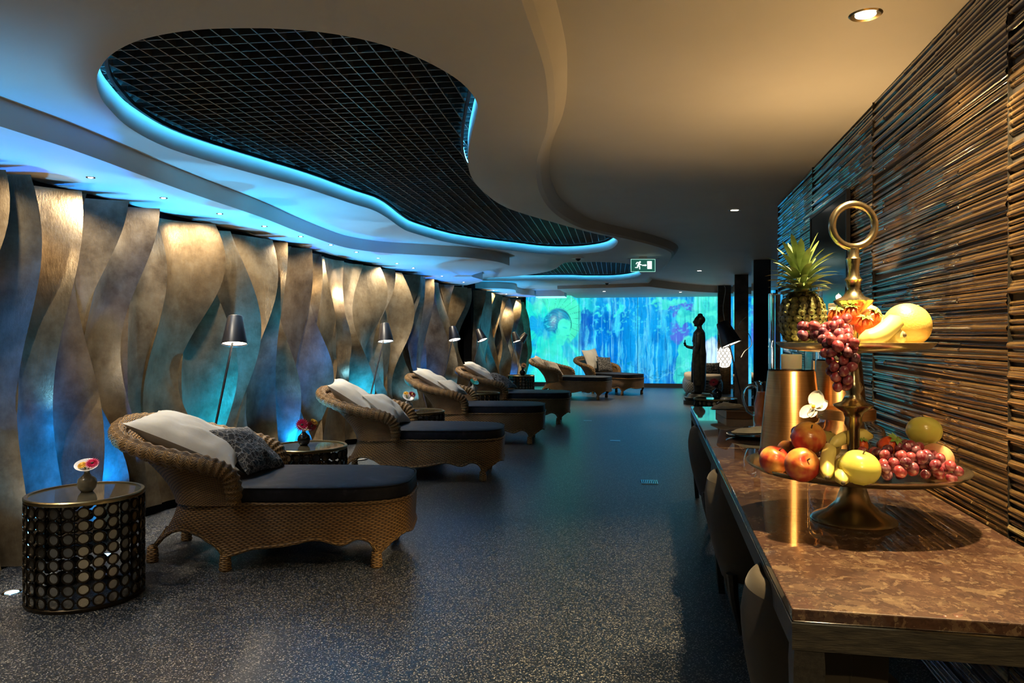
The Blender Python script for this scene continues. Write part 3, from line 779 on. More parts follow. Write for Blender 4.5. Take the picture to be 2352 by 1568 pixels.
for k in range(4):
    xa, xb = cuts[k] + 0.004, cuts[k + 1] - 0.004
    nx = int((xb - xa) / 0.0105); nz = 200; za, zb = 0.10, 2.42
    xs = np.linspace(xa, xb, nx + 1); zs = np.linspace(za, zb, nz + 1)
    XX, ZZ = np.meshgrid(xs, zs)
    vs_ = np.stack([XX.ravel(), np.zeros(XX.size), ZZ.ravel()], 1)
    idx = np.arange((nx + 1) * (nz + 1)).reshape(nz + 1, nx + 1)
    q = np.stack([idx[:-1, :-1].ravel(), idx[:-1, 1:].ravel(), idx[1:, 1:].ravel(), idx[1:, :-1].ravel()], 1)
    me = bpy.data.meshes.new('glass_panel')
    me.from_pydata(vs_.tolist(), [], q.tolist())
    rgb = paint((XX + 3.32) / 4.85 * 440, (2.33 - ZZ) / 2.33 * 210)
    ca = me.color_attributes.new('Print', 'FLOAT_COLOR', 'POINT')
    ca.data.foreach_set('color', np.concatenate([rgb.reshape(-1, 3), np.ones((rgb.size // 3, 1))], 1).astype(np.float32).ravel())
    me.materials.append(M['print']); link('glass_panel', me, mural)
MB().box((-3.5, 0.01, 0), (4.2, 0.15, 2.6)).build('backing', M['black'], mural, smooth=False)
MB().box((-3.34, -0.05, 0.0), (2.9, 0.01, 0.095)).build('base_rail', simple('grey_aluminium_rail', (0.10, 0.11, 0.12), 0.35, 0.6), mural, smooth=False)

# white ceiling box with a lit lower edge
b_ = thing('ceiling_unit', 'white box unit under the ceiling with a cyan-lit lower edge before the mural', 'ceiling unit', (-2.36, 16.9, 2.18))
MB().box((-0.33, -0.12, 0.022), (0.33, 0.3, 0.158)).build('housing', M['white_paint'], b_, smooth=False)
MB().box((-0.33, -0.125, 0.0), (0.33, 0.29, 0.021)).build('lit_edge', emission('lit_edge', (0.25, 0.85, 1.0), 1.6), b_, smooth=False)

# ------------------------------------------------------------------ exit sign
ex = thing('exit_sign', 'hanging green glass exit sign with running figure and arrow', 'exit sign', (-0.157, 9.85, 2.139), R(11))
g = NG('sign_glass'); a1 = g.n('BsdfTransparent', {'Color': (0.70, 0.86, 0.80, 1)}); a2 = g.n('Emission', {'Color': (0.03, 0.22, 0.16, 1), 'Strength': 0.55})
s3 = g.n('MixShader', {0: 0.45}); g.t.links.new(a1.outputs[0], s3.inputs[1]); g.t.links.new(a2.outputs[0], s3.inputs[2]); g.t.links.new(s3.outputs[0], g.out.inputs[0])
white_e = emission('sign_white', (0.80, 1.0, 0.93), 1.15); M['sign_edge'] = emission('sign_edge', (0.45, 0.95, 0.78), 1.0)
W_, H_ = 0.32, 0.165
MB().box((-W_ / 2, -0.003, 0), (W_ / 2, 0.003, H_)).build('glass_plate', g.m, ex, smooth=False)
fr = MB(); t_ = 0.004
for lo, hi in (((-W_ / 2, -0.004, 0), (W_ / 2, 0.004, t_)), ((-W_ / 2, -0.004, H_ - t_), (W_ / 2, 0.004, H_)), ((-W_ / 2, -0.004, t_), (-W_ / 2 + t_, 0.004, H_ - t_)), ((W_ / 2 - t_, -0.004, t_), (W_ / 2, 0.004, H_ - t_))): fr.box(lo, hi)
fr.build('lit_edge', M['sign_edge'], ex, smooth=False)
def flat(mb, pts): mb.add([(x, -0.0065, z) for x, z in pts] + [(x, -0.0035, z) for x, z in pts], [tuple(range(len(pts)))] + [(i, i + len(pts), (i + 1) % len(pts) + len(pts), (i + 1) % len(pts)) for i in range(len(pts))])
def S(px, py): return (-W_ / 2 + (px - 500) / 1450 * W_, H_ - (py - 370) / 770 * H_)
fg = MB()
flat(fg, [S(1040 + 55 * math.cos(a), 545 + 55 * math.sin(a)) for a in np.linspace(0, 2 * PI, 14)[:-1]])
for poly in ([(960, 560), (1050, 590), (1050, 680), (985, 790), (870, 760), (930, 620)], [(960, 600), (960, 545), (850, 545), (780, 660), (830, 690), (880, 600)], [(1020, 660), (1140, 685), (1140, 740), (980, 740)],
             [(870, 750), (930, 780), (920, 910), (750, 905), (740, 870), (870, 850)], [(960, 760), (1050, 800), (1050, 990), (1000, 990), (985, 840), (920, 790)]): flat(fg, [S(*p) for p in poly])
fg.build('running_figure', white_e, ex, smooth=False)
ar = MB(); flat(ar, [S(*p) for p in [(1165, 710), (1340, 710), (1340, 675), (1450, 742), (1340, 812), (1340, 780), (1165, 780)]]); ar.build('arrow', white_e, ex, smooth=False)
dr = MB(); flat(dr, [S(*p) for p in [(1465, 490), (1745, 490), (1745, 970), (1475, 970)]]); dr.build('door_symbol', white_e, ex, smooth=False)
MB().box((-W_ / 2 - 0.045, -0.012, H_), (W_ / 2 + 0.05, 0.012, H_ + 0.012)).box((-0.05, -0.02, H_ + 0.012), (0.05, 0.02, Z_MID - 2.139)).build('ceiling_bar', M['white_paint'], ex, smooth=False)

# smoke detectors
for loc, lab in (((-1.01, 9.865, Z_MID), 'round smoke detector on the ceiling between the two cut-outs'), ((-0.93, 14.6, Z_MID), 'small round smoke detector beyond the far ceiling cut-out')):
    d = thing('smoke_detector', lab, 'smoke detector', loc)
    MB().lathe([(0.0, -0.012), (0.075, -0.010), (0.085, 0.0)], 24).build('base', M['white_paint'], d)
    MB().lathe([(0.0, -0.045), (0.018, -0.040), (0.036, -0.018), (0.038, -0.010)], 20).build('sensor', M['black_metal'], d)

# floor drains and plates
def drain(label, x, y, wd, dp, grid):
    d = thing('floor_grate', label, 'floor grate', (x, y, 0.0), R(4))
    if grid:
        MB().box((-wd / 2, -dp / 2, 0.0005), (wd / 2, dp / 2, 0.0015)).build('pit', M['black'], d, smooth=False)
        f_ = MB(); f_.box((-wd / 2, -dp / 2, 0.0015), (wd / 2, -dp / 2 + 0.008, 0.004)); f_.box((-wd / 2, dp / 2 - 0.008, 0.0015), (wd / 2, dp / 2, 0.004)); f_.build('frame', M['chrome'], d, smooth=False)
        for k in range(9):
            xx = -wd / 2 + wd * (k + 0.5) / 9
            MB().box((xx - 0.0045, -dp / 2, 0.0016), (xx + 0.0045, dp / 2, 0.0045)).build('bar', M['chrome'], d, smooth=False)
    else:
        MB().box((-wd / 2, -dp / 2, 0.0005), (wd / 2, dp / 2, 0.0025)).build('plate', simple('floor_plate_steel', (0.25, 0.33, 0.40), 0.3, 0.8), d, smooth=False)
drain('slotted steel floor grate in the walkway before the buffet', -0.05, 6.69, 0.15, 0.16, True)
drain('narrow plain steel floor plate in the walkway by the third lounger', -0.487, 9.246, 0.125, 0.13, False)
drain('narrow plain steel floor plate farther along the walkway by the fourth lounger', -1.015, 11.347, 0.125, 0.14, False)

# ------------------------------------------------------------------ wicker lounger
def lounger_mesh():
    W = 0.385; X0, X1, ZS = 0.30, 1.66, 0.355
    N = 150
    def outline(s, z):
        """closed plan outline, s from 0 at the head going along the near side"""
        k = max(0.0, (ZS - z) / ZS)
        x0 = X0 - 0.22 * k ** 1.6; x1 = X1 - 0.02 * k; w_ = W + 0.015 * k
        a = 2 * PI * s
        c, s_ = -math.cos(a), -math.sin(a)
        e = 0.62
        xx = (abs(c) ** (e if c > 0 else 0.5)) * (1 if c > 0 else -1); yy = (abs(s_) ** 0.55) * (1 if s_ > 0 else -1)
        mid = (x0 + x1) / 2; half = (x1 - x0) / 2
        return mid + half * xx, w_ * yy
    def find(f_):
        best = min(range(0, 1001), key=lambda k: abs(f_(outline(k / 2000, 0.06)) if outline(k / 2000, 0.06)[1] <= 0 else 9)); return best / 2000
    UR = find(lambda p: p[1] + 0.235 + (0 if p[0] < 0.4 else 9)); UM = find(lambda p: p[0] - 0.66); UF = find(lambda p: p[0] - 1.49)
    def arc(t, A, dip=0.0): return 0.045 + A * max(0.0, math.sin(PI * t)) ** 0.48 - dip * math.exp(-((t - 0.5) / 0.15) ** 2)
    def zbot(u):
        u = min(u, 1 - u)
        if u < UR: return arc(0.5 + 0.5 * (1 - u / UR), 0.15) if u > 0 else arc(0.5, 0.15)
        if u < UM: return arc((u - UR) / (UM - UR), 0.17)
        if u < UF: return arc((u - UM) / (UF - UM), 0.155, 0.055)
        return arc((u - UF) / (1 - 2 * UF), 0.15, 0.045)
    LEGS = [outline(u, 0.06) for u in (UR, UM, UF)]
    per = [0.0]
    for i in range(N):
        a = outline(i / N, ZS); b = outline((i + 1) / N, ZS); per.append(per[-1] + math.hypot(a[0] - b[0], a[1] - b[1]))
    base = MB()
    def bf(u, v):
        x, y = outline(u, ZS)
        zb = zbot(u)
        z = ZS + 0.01 + (zb - ZS - 0.01) * v
        x, y = outline(u, z)
        bulge = 1 + 0.02 * math.sin(PI * v)
        return (x, y * bulge, z)
    base.grid(N, 14, bf, lambda u, v: (per[min(N, int(round(u * N)))], bf(u, v)[2]), flip=True)
    edge = MB()
    edge.tube([bf(i / N, 1.0) for i in range(N)], lambda t: 0.011 * (1 + 0.15 * math.sin(t * 700)), 6, True, uvs=True)
    edge.tube([(p[0], p[1], ZS + 0.012) for p in (outline(i / N, ZS) for i in range(N)) if p[0] > 0.60], lambda t: 0.010 * (1 + 0.15 * math.sin(t * 700)), 6, False, uvs=True)
    # back: from the seat line up to a rolled rim
    half = [(0.715, -0.405, 0.37), (0.715, -0.418, 0.47), (0.685, -0.43, 0.545), (0.60, -0.445, 0.592), (0.45, -0.455, 0.625), (0.25, -0.45, 0.672), (0.085, -0.385, 0.722), (-0.015, -0.23, 0.762)]
    pts = half + [(-0.05, 0, 0.78)] + [(x, -y, z) for x, y, z in half[::-1]]
    rim_c = spline(pts, 22)
    lowh = [(0.70, -0.375, 0.355), (0.70, -0.378, 0.356), (0.68, -0.379, 0.357), (0.62, -0.380, 0.357), (0.53, -0.38, 0.357), (0.42, -0.355, 0.357), (0.345, -0.28, 0.357), (0.31, -0.15, 0.357)]
    lpts = lowh + [(0.30, 0, 0.357)] + [(x, -y, z) for x, y, z in lowh[::-1]]
    low_c = spline(lpts, 22)
    nb = len(rim_c) - 1
    Lr = [0.0]
    for i in range(nb): Lr.append(Lr[-1] + (rim_c[i + 1] - rim_c[i]).length)
    back = MB()
    def kf(u, v, off):
        i = int(round(u * nb)); A = low_c[i]; B_ = rim_c[i]
        t = v; e = t ** 1.55
        p = Vector((A.x + (B_.x - A.x) * e, A.y + (B_.y - A.y) * e, A.z + (B_.z - A.z) * t))
        cen = Vector((0.75, 0, p.z)); d = (p - cen); d.z = 0
        return p + d.normalized() * off if d.length > 1e-6 else p
    uvf = lambda u, v: (Lr[int(round(u * nb))], 0.36 + 0.42 * v)
    back.grid(nb, 12, lambda u, v: kf(u, v, 0.008), uvf)
    back.grid(nb, 12, lambda u, v: kf(u, v, -0.022), uvf, flip=True)
    rim = MB()
    rim.tube([p for p in rim_c], lambda t: 0.047 * (1 + 0.085 * math.sin(2 * PI * t * Lr[-1] / 0.055)) * (0.75 + 0.25 * min(1, min(t, 1 - t) / 0.05)), 12, False, uvs=True)
    braid = MB()
    for sgn in (-1, 1):
        pass
    bp = []
    for i in range(nb + 1):
        p = kf(i / nb, 0.80, 0.016); bp.append(p)
    braid.tube(bp, lambda t: 0.012 * (1 + 0.25 * math.sin(t * 420)), 6, False, uvs=True)
    # cushion
    cu = MB()
    XC0, XC1, WC = 0.40, 1.652, 0.372
    def co(s):
        a = 2 * PI * s; c, s_ = -math.cos(a), -math.sin(a)
        xx = (abs(c) ** (0.66 if c > 0 else 0.35)) * (1 if c > 0 else -1); yy = (abs(s_) ** 0.5) * (1 if s_ > 0 else -1)
        return (XC0 + XC1) / 2 + (XC1 - XC0) / 2 * xx, WC * yy
    prof = [(0.975, 0.358), (1.0, 0.372), (1.004, 0.405), (1.0, 0.440), (0.985, 0.452), (0.94, 0.459), (0.7, 0.464), (0.35, 0.467), (0.0, 0.468)]
    def cf(u, v):
        j = v * (len(prof) - 1); k = int(min(len(prof) - 2, math.floor(j))); t = j - k
        r_ = prof[k][0] * (1 - t) + prof[k + 1][0] * t; z = prof[k][1] * (1 - t) + prof[k + 1][1] * t
        x, y = co(u); cx0 = (XC0 + XC1) / 2
        return (cx0 + (x - cx0) * r_, y * r_, z)
    cu.grid(110, 16, cf)
    pp = MB(); pp.tube([(lambda p: (p[0], p[1], 0.4515))(co(i / 110)) for i in range(110)], 0.0045, 6, True)
    leg = MB(); leg.lathe([(0.0, 0.0), (0.030, 0.0), (0.036, 0.012), (0.032, 0.022), (0.035, 0.032), (0.030, 0.045), (0.026, 0.06), (0.034, 0.085), (0.02, 0.12)], 14)
    lv = leg.v
    leg2 = MB(); leg2.grid(14, 8, lambda u, v: (lambda p: (p[0] * math.cos(2 * PI * u), p[0] * math.sin(2 * PI * u), p[1]))([(0.004, 0.0), (0.030, 0.0), (0.036, 0.012), (0.031, 0.024), (0.035, 0.036), (0.031, 0.050), (0.030, 0.068), (0.028, 0.088), (0.010, 0.100)][int(round(v * 8))]), lambda u, v: (u * 0.2, v * 0.12))
    return dict(base=base, edge=edge, back=back, rim=rim, braid=braid, cushion=cu, piping=pp, leg=leg2, legs=LEGS)
LM = lounger_mesh()
def make_lounger():
    root = thing('wicker_lounger', 'x', 'lounger', (0, 0, 0))
    LM['base'].build('wicker_base', M['wicker'], root, angle=60)
    LM['edge'].build('edge_braid', M['wicker_rim'], root, angle=180)
    bk = LM['back'].build('backrest', M['wicker'], root, angle=80)
    LM['rim'].build('rolled_rim', M['wicker_rim'], bk, angle=180)
    LM['braid'].build('braid_trim', M['wicker_rim'], bk, angle=180)
    cu = LM['cushion'].build('seat_cushion', M['velvet'], root, angle=70)
    cu['label'] = 'dark navy velvet seat cushion'
    LM['piping'].build('piping', M['velvet'], cu, angle=180)
    me = LM['leg'].mesh('leg', angle=180); me.materials.append(M['wicker_rim'])
    for (sx, sy) in LM['legs']:
        for sg in (-1, 1):
            link('leg', me, root, (sx + (0.012 if sx < 0.4 else -0.006 if sx > 1.2 else 0), sg * (abs(sy) - 0.012), 0))
    return root
L0 = make_lounger()
LOUNGERS = [((-3.058, 3.975), 11, 'wicker chaise lounger closest to the viewpoint, with white and black-patterned pillows'),
            ((-3.03, 6.566), 8, 'second wicker chaise lounger along the wave wall, with two white pillows side by side'),
            ((-2.99, 8.926), 6, 'third wicker chaise lounger, with a large pointed white pillow and a small one'),
            ((-2.91, 11.016), 5, 'fourth wicker chaise lounger, with a white and a dark speckled pillow'),
            ((-2.53, 15.716), -12, 'far wicker chaise lounger with cream pillows, seen in front of the woman in the mural'),
            ((-1.64, 17.49), -40, 'farthest wicker chaise lounger turned toward the room, right before the mural')]
LG = []
for i, ((x, y), a, lab) in enumerate(LOUNGERS):
    o = L0 if i == 0 else copy_tree(L0)
    o.location = (x, y, 0); o.rotation_euler = (0, 0, R(a)); o['label'] = lab; o['group'] = 'wicker loungers'
    LG.append(o)

# ------------------------------------------------------------------ pillows
def pillow_mesh(wd, ht, th, seed, mat):
    mb = MB(); n_ = 26
    def side(sg):
        def fn(u, v):
            a, b = 2 * u - 1, 2 * v - 1
            e = (1 - abs(a) ** 2.6) * (1 - abs(b) ** 2.6)
            x = a * wd / 2 * (1 - 0.09 * (1 - b * b)); y = b * ht / 2 * (1 - 0.09 * (1 - a * a))
            wr = noise.noise(Vector((x * 9 + seed, y * 9, seed * 1.7))) * 0.022 + noise.noise(Vector((x * 24, y * 6 + seed, 3))) * 0.011
            z = sg * (th / 2 * max(0, e) ** 0.55 + wr * max(0, e) ** 0.5)
            return (x, y, z)
        return fn
    mb.grid(n_, n_, side(1)); mb.grid(n_, n_, side(-1), flip=True)
    me = mb.mesh('pillow', angle=180); me.materials.append(mat); return me
def pillow(L, lab, cen, size, tilt, roll, mat, seed, yaw=0, group=None):
    """stands on lounger L: local centre, tilt back from upright, roll in its own plane"""
    o = link('pillow', pillow_mesh(size[0], size[1], size[2], seed, mat))
    tag(o, lab, 'pillow', group)
    Mx = Matrix.Translation((L.location.x, L.location.y, 0)) @ Matrix.Rotation(L.rotation_euler.z, 4, 'Z') @ Matrix.Translation(cen)
    # pillow plane: x axis -> lateral, y axis -> up, normal -> toward the foot end
    basis = Matrix(((0, 0, 1, 0), (1, 0, 0, 0), (0, 1, 0, 0), (0, 0, 0, 1)))
    Mx = Mx @ Matrix.Rotation(R(yaw), 4, 'Z') @ Matrix.Rotation(-R(tilt), 4, 'Y') @ basis @ Matrix.Rotation(R(roll), 4, 'Z')
    o.matrix_world = Mx
    return o
G1 = 'pillows on the wicker loungers'
pillow(LG[0], 'big white cotton pillow leaning on the back of the lounger closest to the viewpoint', (0.335, -0.03, 0.685), (0.58, 0.66, 0.20), 66, 3, M['cotton'], 1, 4, G1)
pillow(LG[0], 'black pillow with looped grey thread pattern on the lounger closest to the viewpoint', (0.615, 0.08, 0.600), (0.46, 0.38, 0.15), 48, -6, M['patterned'], 2, -6, G1)
pillow(LG[1], 'white pillow at the head of the second lounger, behind the other one', (0.235, -0.06, 0.735), (0.50, 0.48, 0.18), 56, 6, M['cotton'], 3, 4, G1)
pillow(LG[1], 'white pillow on the second lounger in front, touching the seat cushion', (0.545, 0.0, 0.610), (0.46, 0.42, 0.17), 51, -6, M['cotton'], 4, -4, G1)
pillow(LG[2], 'large pointed white pillow at the head of the third lounger', (0.32, 0.0, 0.705), (0.58, 0.70, 0.16), 60, 3, M['cotton'], 5, 4, G1)
pillow(LG[2], 'small white pillow leaning at the front of the third lounger', (0.52, -0.14, 0.660), (0.34, 0.30, 0.12), 60, -12, M['cotton'], 6, -8, G1)
pillow(LG[3], 'white pillow at the head of the fourth lounger', (0.27, -0.02, 0.745), (0.54, 0.56, 0.16), 60, 4, M['cotton'], 7, 4, G1)
pillow(LG[3], 'dark speckled pillow lying on the fourth lounger', (0.60, 0.06, 0.615), (0.44, 0.44, 0.13), 60, -6, M['patterned'], 8, -8, G1)
pillow(LG[4], 'cream pillow at the head of the far lounger with cream pillows', (0.16, -0.05, 0.69), (0.48, 0.48, 0.16), 48, 8, M['linen'], 9, 4, G1)
pillow(LG[4], 'cream pillow in front, against the seat of the far lounger with cream pillows', (0.42, 0.0, 0.60), (0.44, 0.42, 0.15), 42, -10, M['linen'], 10, -6, G1)
pillow(LG[5], 'large upright white pillow on the farthest lounger', (0.28, -0.02, 0.74), (0.58, 0.54, 0.16), 22, 4, M['cotton'], 11, 10, G1)
pillow(LG[5], 'dark patterned pillow on the farthest lounger', (0.52, 0.14, 0.64), (0.42, 0.38, 0.13), 22, -5, M['patterned'], 12, -6, G1)

# ------------------------------------------------------------------ drum tables of metal discs
RT, HT = 0.262, 0.52
def disc_mesh(n_=14):
    mb = MB(); ro, ri, tk = 0.0285, 0.0215, 0.004
    vs_ = []; fs = []
    for k in range(n_):
        a = 2 * PI * k / n_; c, s = math.cos(a), math.sin(a)
        for r_, x in ((ro, -tk), (ro, tk), (ri, tk), (ri, -tk)): vs_.append((x, r_ * c, r_ * s))
    for k in range(n_):
        q = (k + 1) % n_
        for j in range(4):
            j2 = (j + 1) % 4; fs.append((k * 4 + j, q * 4 + j, q * 4 + j2, k * 4 + j2))
    mb.add(vs_, fs)
    mb.add([(0, ri * math.cos(2 * PI * k / n_), ri * math.sin(2 * PI * k / n_)) for k in range(n_)], [tuple(range(n_))], mi=1)
    return mb
M['disc_metal'] = simple('dark_bronze_metal', (0.035, 0.026, 0.016), 0.35, 0.85)
M['disc_mirror'] = simple('disc_mirror', (0.42, 0.40, 0.36), 0.10, 0.95)
def drum_table(label, x, y, single, rz=0.0):
    root = thing('drum_table', label, 'side table', (x, y, 0), rz, 'round drum side tables')
    t = MB(); t.lathe([(0.0, HT - 0.006), (RT - 0.014, HT - 0.006)], 48); t.build('mirror_top', M['smoked_glass'], root)
    for nm, z in (('top_ring', HT - 0.010), ('base_ring', 0.011)):
        r_ = MB(); r_.lathe([(RT - 0.016, -0.010), (RT + 0.003, -0.010), (RT + 0.006, -0.003), (RT + 0.006, 0.006), (RT + 0.001, 0.011), (RT - 0.014, 0.010), (RT - 0.016, -0.010)], 48, (0, 0, z)); r_.build(nm, M['gold_metal'] if nm == 'top_ring' else M['disc_metal'], root)
    n_, rows = 26, 8
    rods = MB()
    for k in range(n_):
        a = 2 * PI * k / n_; rods.tube([(RT * 0.985 * math.cos(a), RT * 0.985 * math.sin(a), 0.015), (RT * 0.985 * math.cos(a), RT * 0.985 * math.sin(a), HT - 0.015)], 0.0028, 5)
    for r_ in range(rows):
        z = 0.048 + r_ * (HT - 0.10) / (rows - 1)
        rods.tube([(RT * 0.98 * math.cos(2 * PI * k / 48), RT * 0.98 * math.sin(2 * PI * k / 48), z) for k in range(48)], 0.0022, 5, True)
    rods.build('rod_frame', M['disc_metal'], root)
    dm = disc_mesh()
    if single:
        me = dm.mesh('disc', angle=40); me.materials.append(M['disc_metal']); me.materials.append(M['disc_mirror'])
    big = MB()
    for r_ in range(rows):
        z = 0.048 + r_ * (HT - 0.10) / (rows - 1)
        for k in range(n_):
            a = 2 * PI * k / n_
            if single: link('disc', me, root, (RT * math.cos(a), RT * math.sin(a), z), (0, 0, a))
            else:
                c, s = math.cos(a), math.sin(a)
                off = len(big.v)
                big.v += [((RT + p[0]) * c - p[1] * s, (RT + p[0]) * s + p[1] * c, p[2] + z) for p in dm.v]
                for f, mi in zip(dm.f, dm.mi): big.f.append(tuple(i + off for i in f)); big.mi.append(mi)
    if not single:
        b_ = big.build('disc', [M['disc_metal'], M['disc_mirror']], root); b_['kind'] = 'stuff'
    return root
T1 = drum_table('round mirror-topped drum table of dark metal discs closest to the viewpoint', -2.80, 3.235, True, 0.07)
T2 = drum_table('round drum table between the first and second lounger, black vase on top', -2.42, 4.90, True, 0.03)
T3 = drum_table('round drum table between the second and third lounger', -2.42, 7.40, False)
T4 = drum_table('round drum table between the third and fourth lounger', -2.37, 9.95, False)
T5 = drum_table('far round drum table beside the fourth lounger near the mural', -2.62, 14.5, False)
T6 = drum_table('round drum table on the buffet side in front of the statue', 0.74, 9.6, False)

# ------------------------------------------------------------------ gourd vases with tilted dish lip and gerberas
def petal_flower(mb_root, name, mat, center_mat, loc, normal, rad, n_=20):
    fl = MB()
    N = Vector(normal).normalized(); A = N.orthogonal().normalized(); B_ = N.cross(A)
    for ring, (nn, r0, r1, lift) in enumerate(((n_, 0.12, 1.0, 0.10), (n_, 0.10, 0.72, 0.20))):
        for k in range(nn):
            a = 2 * PI * (k + 0.5 * ring) / nn; wd = 0.13 * rad * (1 - 0.2 * ring)
            d = A * math.cos(a) + B_ * math.sin(a); t = -A * math.sin(a) + B_ * math.cos(a)
            P0 = Vector(loc)
            v = [P0 + d * rad * r0 + N * rad * lift * 0.5, P0 + d * rad * 0.6 * r1 + t * wd + N * rad * lift, P0 + d * rad * r1 + N * rad * lift * 0.7, P0 + d * rad * 0.6 * r1 - t * wd + N * rad * lift]
            fl.add(v, [(0, 1, 2, 3)])
    f = fl.build(name, mat, mb_root, smooth=False)
    ce = MB(); ce.ell(tuple(Vector(loc) + N * rad * 0.10), (rad * 0.22, rad * 0.22, rad * 0.16), 10, 6); ce.build('flower_centre', center_mat, f)
    return f
M['magenta'] = simple('magenta_petals', (0.62, 0.008, 0.09), 0.5); M['red_petal'] = simple('dark_red_petals', (0.30, 0.01, 0.02), 0.5)
M['yellow_petal'] = simple('yellow_petals', (0.75, 0.42, 0.03), 0.5); M['orange_petal'] = simple('peach_petals', (0.75, 0.38, 0.16), 0.5)
M['dark_eye'] = simple('dark_flower_centre', (0.05, 0.015, 0.012), 0.7); M['teal_dish'] = simple('teal_glaze', (0.05, 0.42, 0.42), 0.2)
def vase(label, table, dx, dy, body, lip, tilt, flowers, s=1.0):
    root = thing('bud_vase', label, 'vase', (table.location.x + dx, table.location.y + dy, HT - 0.0055))
    MB().lathe([(0.0, 0.0), (0.026 * s, 0.0), (0.040 * s, 0.018 * s), (0.046 * s, 0.042 * s), (0.040 * s, 0.066 * s), (0.022 * s, 0.082 * s), (0.013 * s, 0.092 * s), (0.012 * s, 0.105 * s)], 28).build('body', body, root, angle=80)
    d = MB(); d.lathe([(0.010 * s, 0.0), (0.018 * s, 0.014 * s), (0.052 * s, 0.040 * s), (0.055 * s, 0.042 * s), (0.050 * s, 0.041 * s), (0.018 * s, 0.018 * s), (0.0, 0.012 * s)], 28)
    dish = d.build('dish_lip', lip, root, angle=80); dish.location = (0, 0, 0.100 * s); dish.rotation_euler = tilt
    for (mt, ce, loc, nrm, rad) in flowers:
        petal_flower(root, 'gerbera', mt, ce, tuple(q * s for q in loc), nrm, rad * s)
        MB().tube(spline([(0, 0, 0.10 * s), (loc[0] * 0.5 * s, loc[1] * 0.5 * s, 0.125 * s), tuple(q * s for q in loc)], 4), 0.003 * s, 6).build('stem', simple('stem_green', (0.10, 0.20, 0.04), 0.5), root)
    return root
# directions: the viewer sits toward +x, -y
vase('taupe bud vase with yellow and magenta blooms on the table closest to the viewpoint', T1, -0.02, 0.03, M['taupe_gloss'], M['white_gloss'], (R(22), R(14), 0), [(M['magenta'], M['dark_eye'], (0.030, 0.0, 0.142), (0.35, -0.55, 0.75), 0.036), (M['yellow_petal'], M['yellow_petal'], (-0.012, -0.018, 0.134), (0.1, -0.5, 0.85), 0.030)])
vase('glossy black bud vase with a bright magenta gerbera on the second drum table', T2, -0.06, 0.04, M['black_gloss'], M['white_gloss'], (R(10), R(25), 0), [(M['magenta'], M['dark_eye'], (0.000, -0.028, 0.150), (0.30, -0.9, 0.25), 0.050), (M['red_petal'], M['dark_eye'], (0.062, -0.005, 0.140), (0.6, -0.7, 0.1), 0.042), (M['yellow_petal'], M['yellow_petal'], (0.070, 0.02, 0.165), (0.7, -0.2, 0.7), 0.034)], 1.0)
vase('grey bud vase with red and yellow bloom on the third drum table', T3, -0.13, 0.02, M['grey_gloss'], M['white_gloss'], (R(30), R(25), 0), [(M['red_petal'], M['yellow_petal'], (0.045, -0.01, 0.150), (0.5, -0.4, 0.6), 0.040), (M['yellow_petal'], M['yellow_petal'], (-0.01, -0.02, 0.160), (0.2, -0.5, 0.8), 0.028)], 1.15)
vase('grey bud vase with teal dish and peach bloom on the fourth drum table', T4, -0.10, 0.0, M['grey_gloss'], M['teal_dish'], (R(20), R(30), 0), [(M['orange_petal'], M['dark_eye'], (0.02, -0.01, 0.16), (0.4, -0.5, 0.7), 0.032)], 1.15)
vase('small black bud vase with peach bloom on the far drum table near the mural', T5, 0.03, 0.0, M['black_gloss'], M['black_gloss'], (R(10), R(20), 0), [(M['orange_petal'], M['dark_eye'], (0.02, -0.01, 0.15), (0.3, -0.8, 0.4), 0.05)], 1.3)
vase('black bud vase with dark red bloom on the buffet-side drum table', T6, 0.02, 0.0, M['black_gloss'], M['black_gloss'], (R(10), R(-20), 0), [(M['red_petal'], M['dark_eye'], (-0.03, -0.02, 0.15), (-0.3, -0.8, 0.5), 0.05)], 1.35)

# ------------------------------------------------------------------ floor lamps
def floor_lamp(label, base, top, shade_axis, s=1.0, watts=12.0):
    root = thing('floor_lamp', label, 'floor lamp', (base[0], base[1], 0), group='black floor lamps')
    T = Vector((top[0] - base[0], top[1] - base[1], top[2]))
    MB().lathe([(0.0, 0.0), (0.13, 0.0), (0.13, 0.010), (0.125, 0.014), (0.0, 0.016)], 28).build('base', M['black_metal'], root)
    MB().tube([(0, 0, 0.012), T], 0.0085, 8).build('pole', M['black_metal'], root)
    ax = Vector(shade_axis).normalized()
    q = Vector((0, 0, 1)).rotation_difference(ax)
    sh = MB(); h = 0.215 * s; rt_, rb2 = 0.052 * s, 0.092 * s
    sh.lathe([(0.0, h), (rt_ * 0.9, h), (rt_, h - 0.006), (rb2, 0.0), (rb2 - 0.002, 0.001), (rt_ - 0.003, h - 0.010), (0.0, h - 0.010)], 32)
    so = sh.build('shade', M['black_metal'], root, angle=50)
    so.rotation_mode = 'QUATERNION'; so.rotation_quaternion = q; so.location = T - ax * (0.10 * s)
    di = MB(); di.lathe([(0.0, 0.012), (rb2 - 0.008, 0.010)], 28); dd = di.build('diffuser', M['bulb'], so)
    l = light('lamp_light', 'SPOT', (0, 0, 0), watts, (1.0, 0.80, 0.52), spot_size=R(120), spot_blend=0.6, shadow_soft_size=0.05)
    l.location = Vector((base[0], base[1], 0)) + T - ax * (0.10 * s + 0.012); l.rotation_euler = (-ax).to_track_quat('-Z', 'Y').to_euler()
    return root
floor_lamp('black floor lamp with a straight cone shade behind the closest lounger', (-3.09, 4.56, 0), (-3.05, 4.98, 1.335), (-0.10, 0.20, 1))
floor_lamp('black floor lamp leaning behind the second lounger', (-3.10, 7.35, 0), (-3.05, 8.08, 1.33), (-0.14, 0.18, 1))
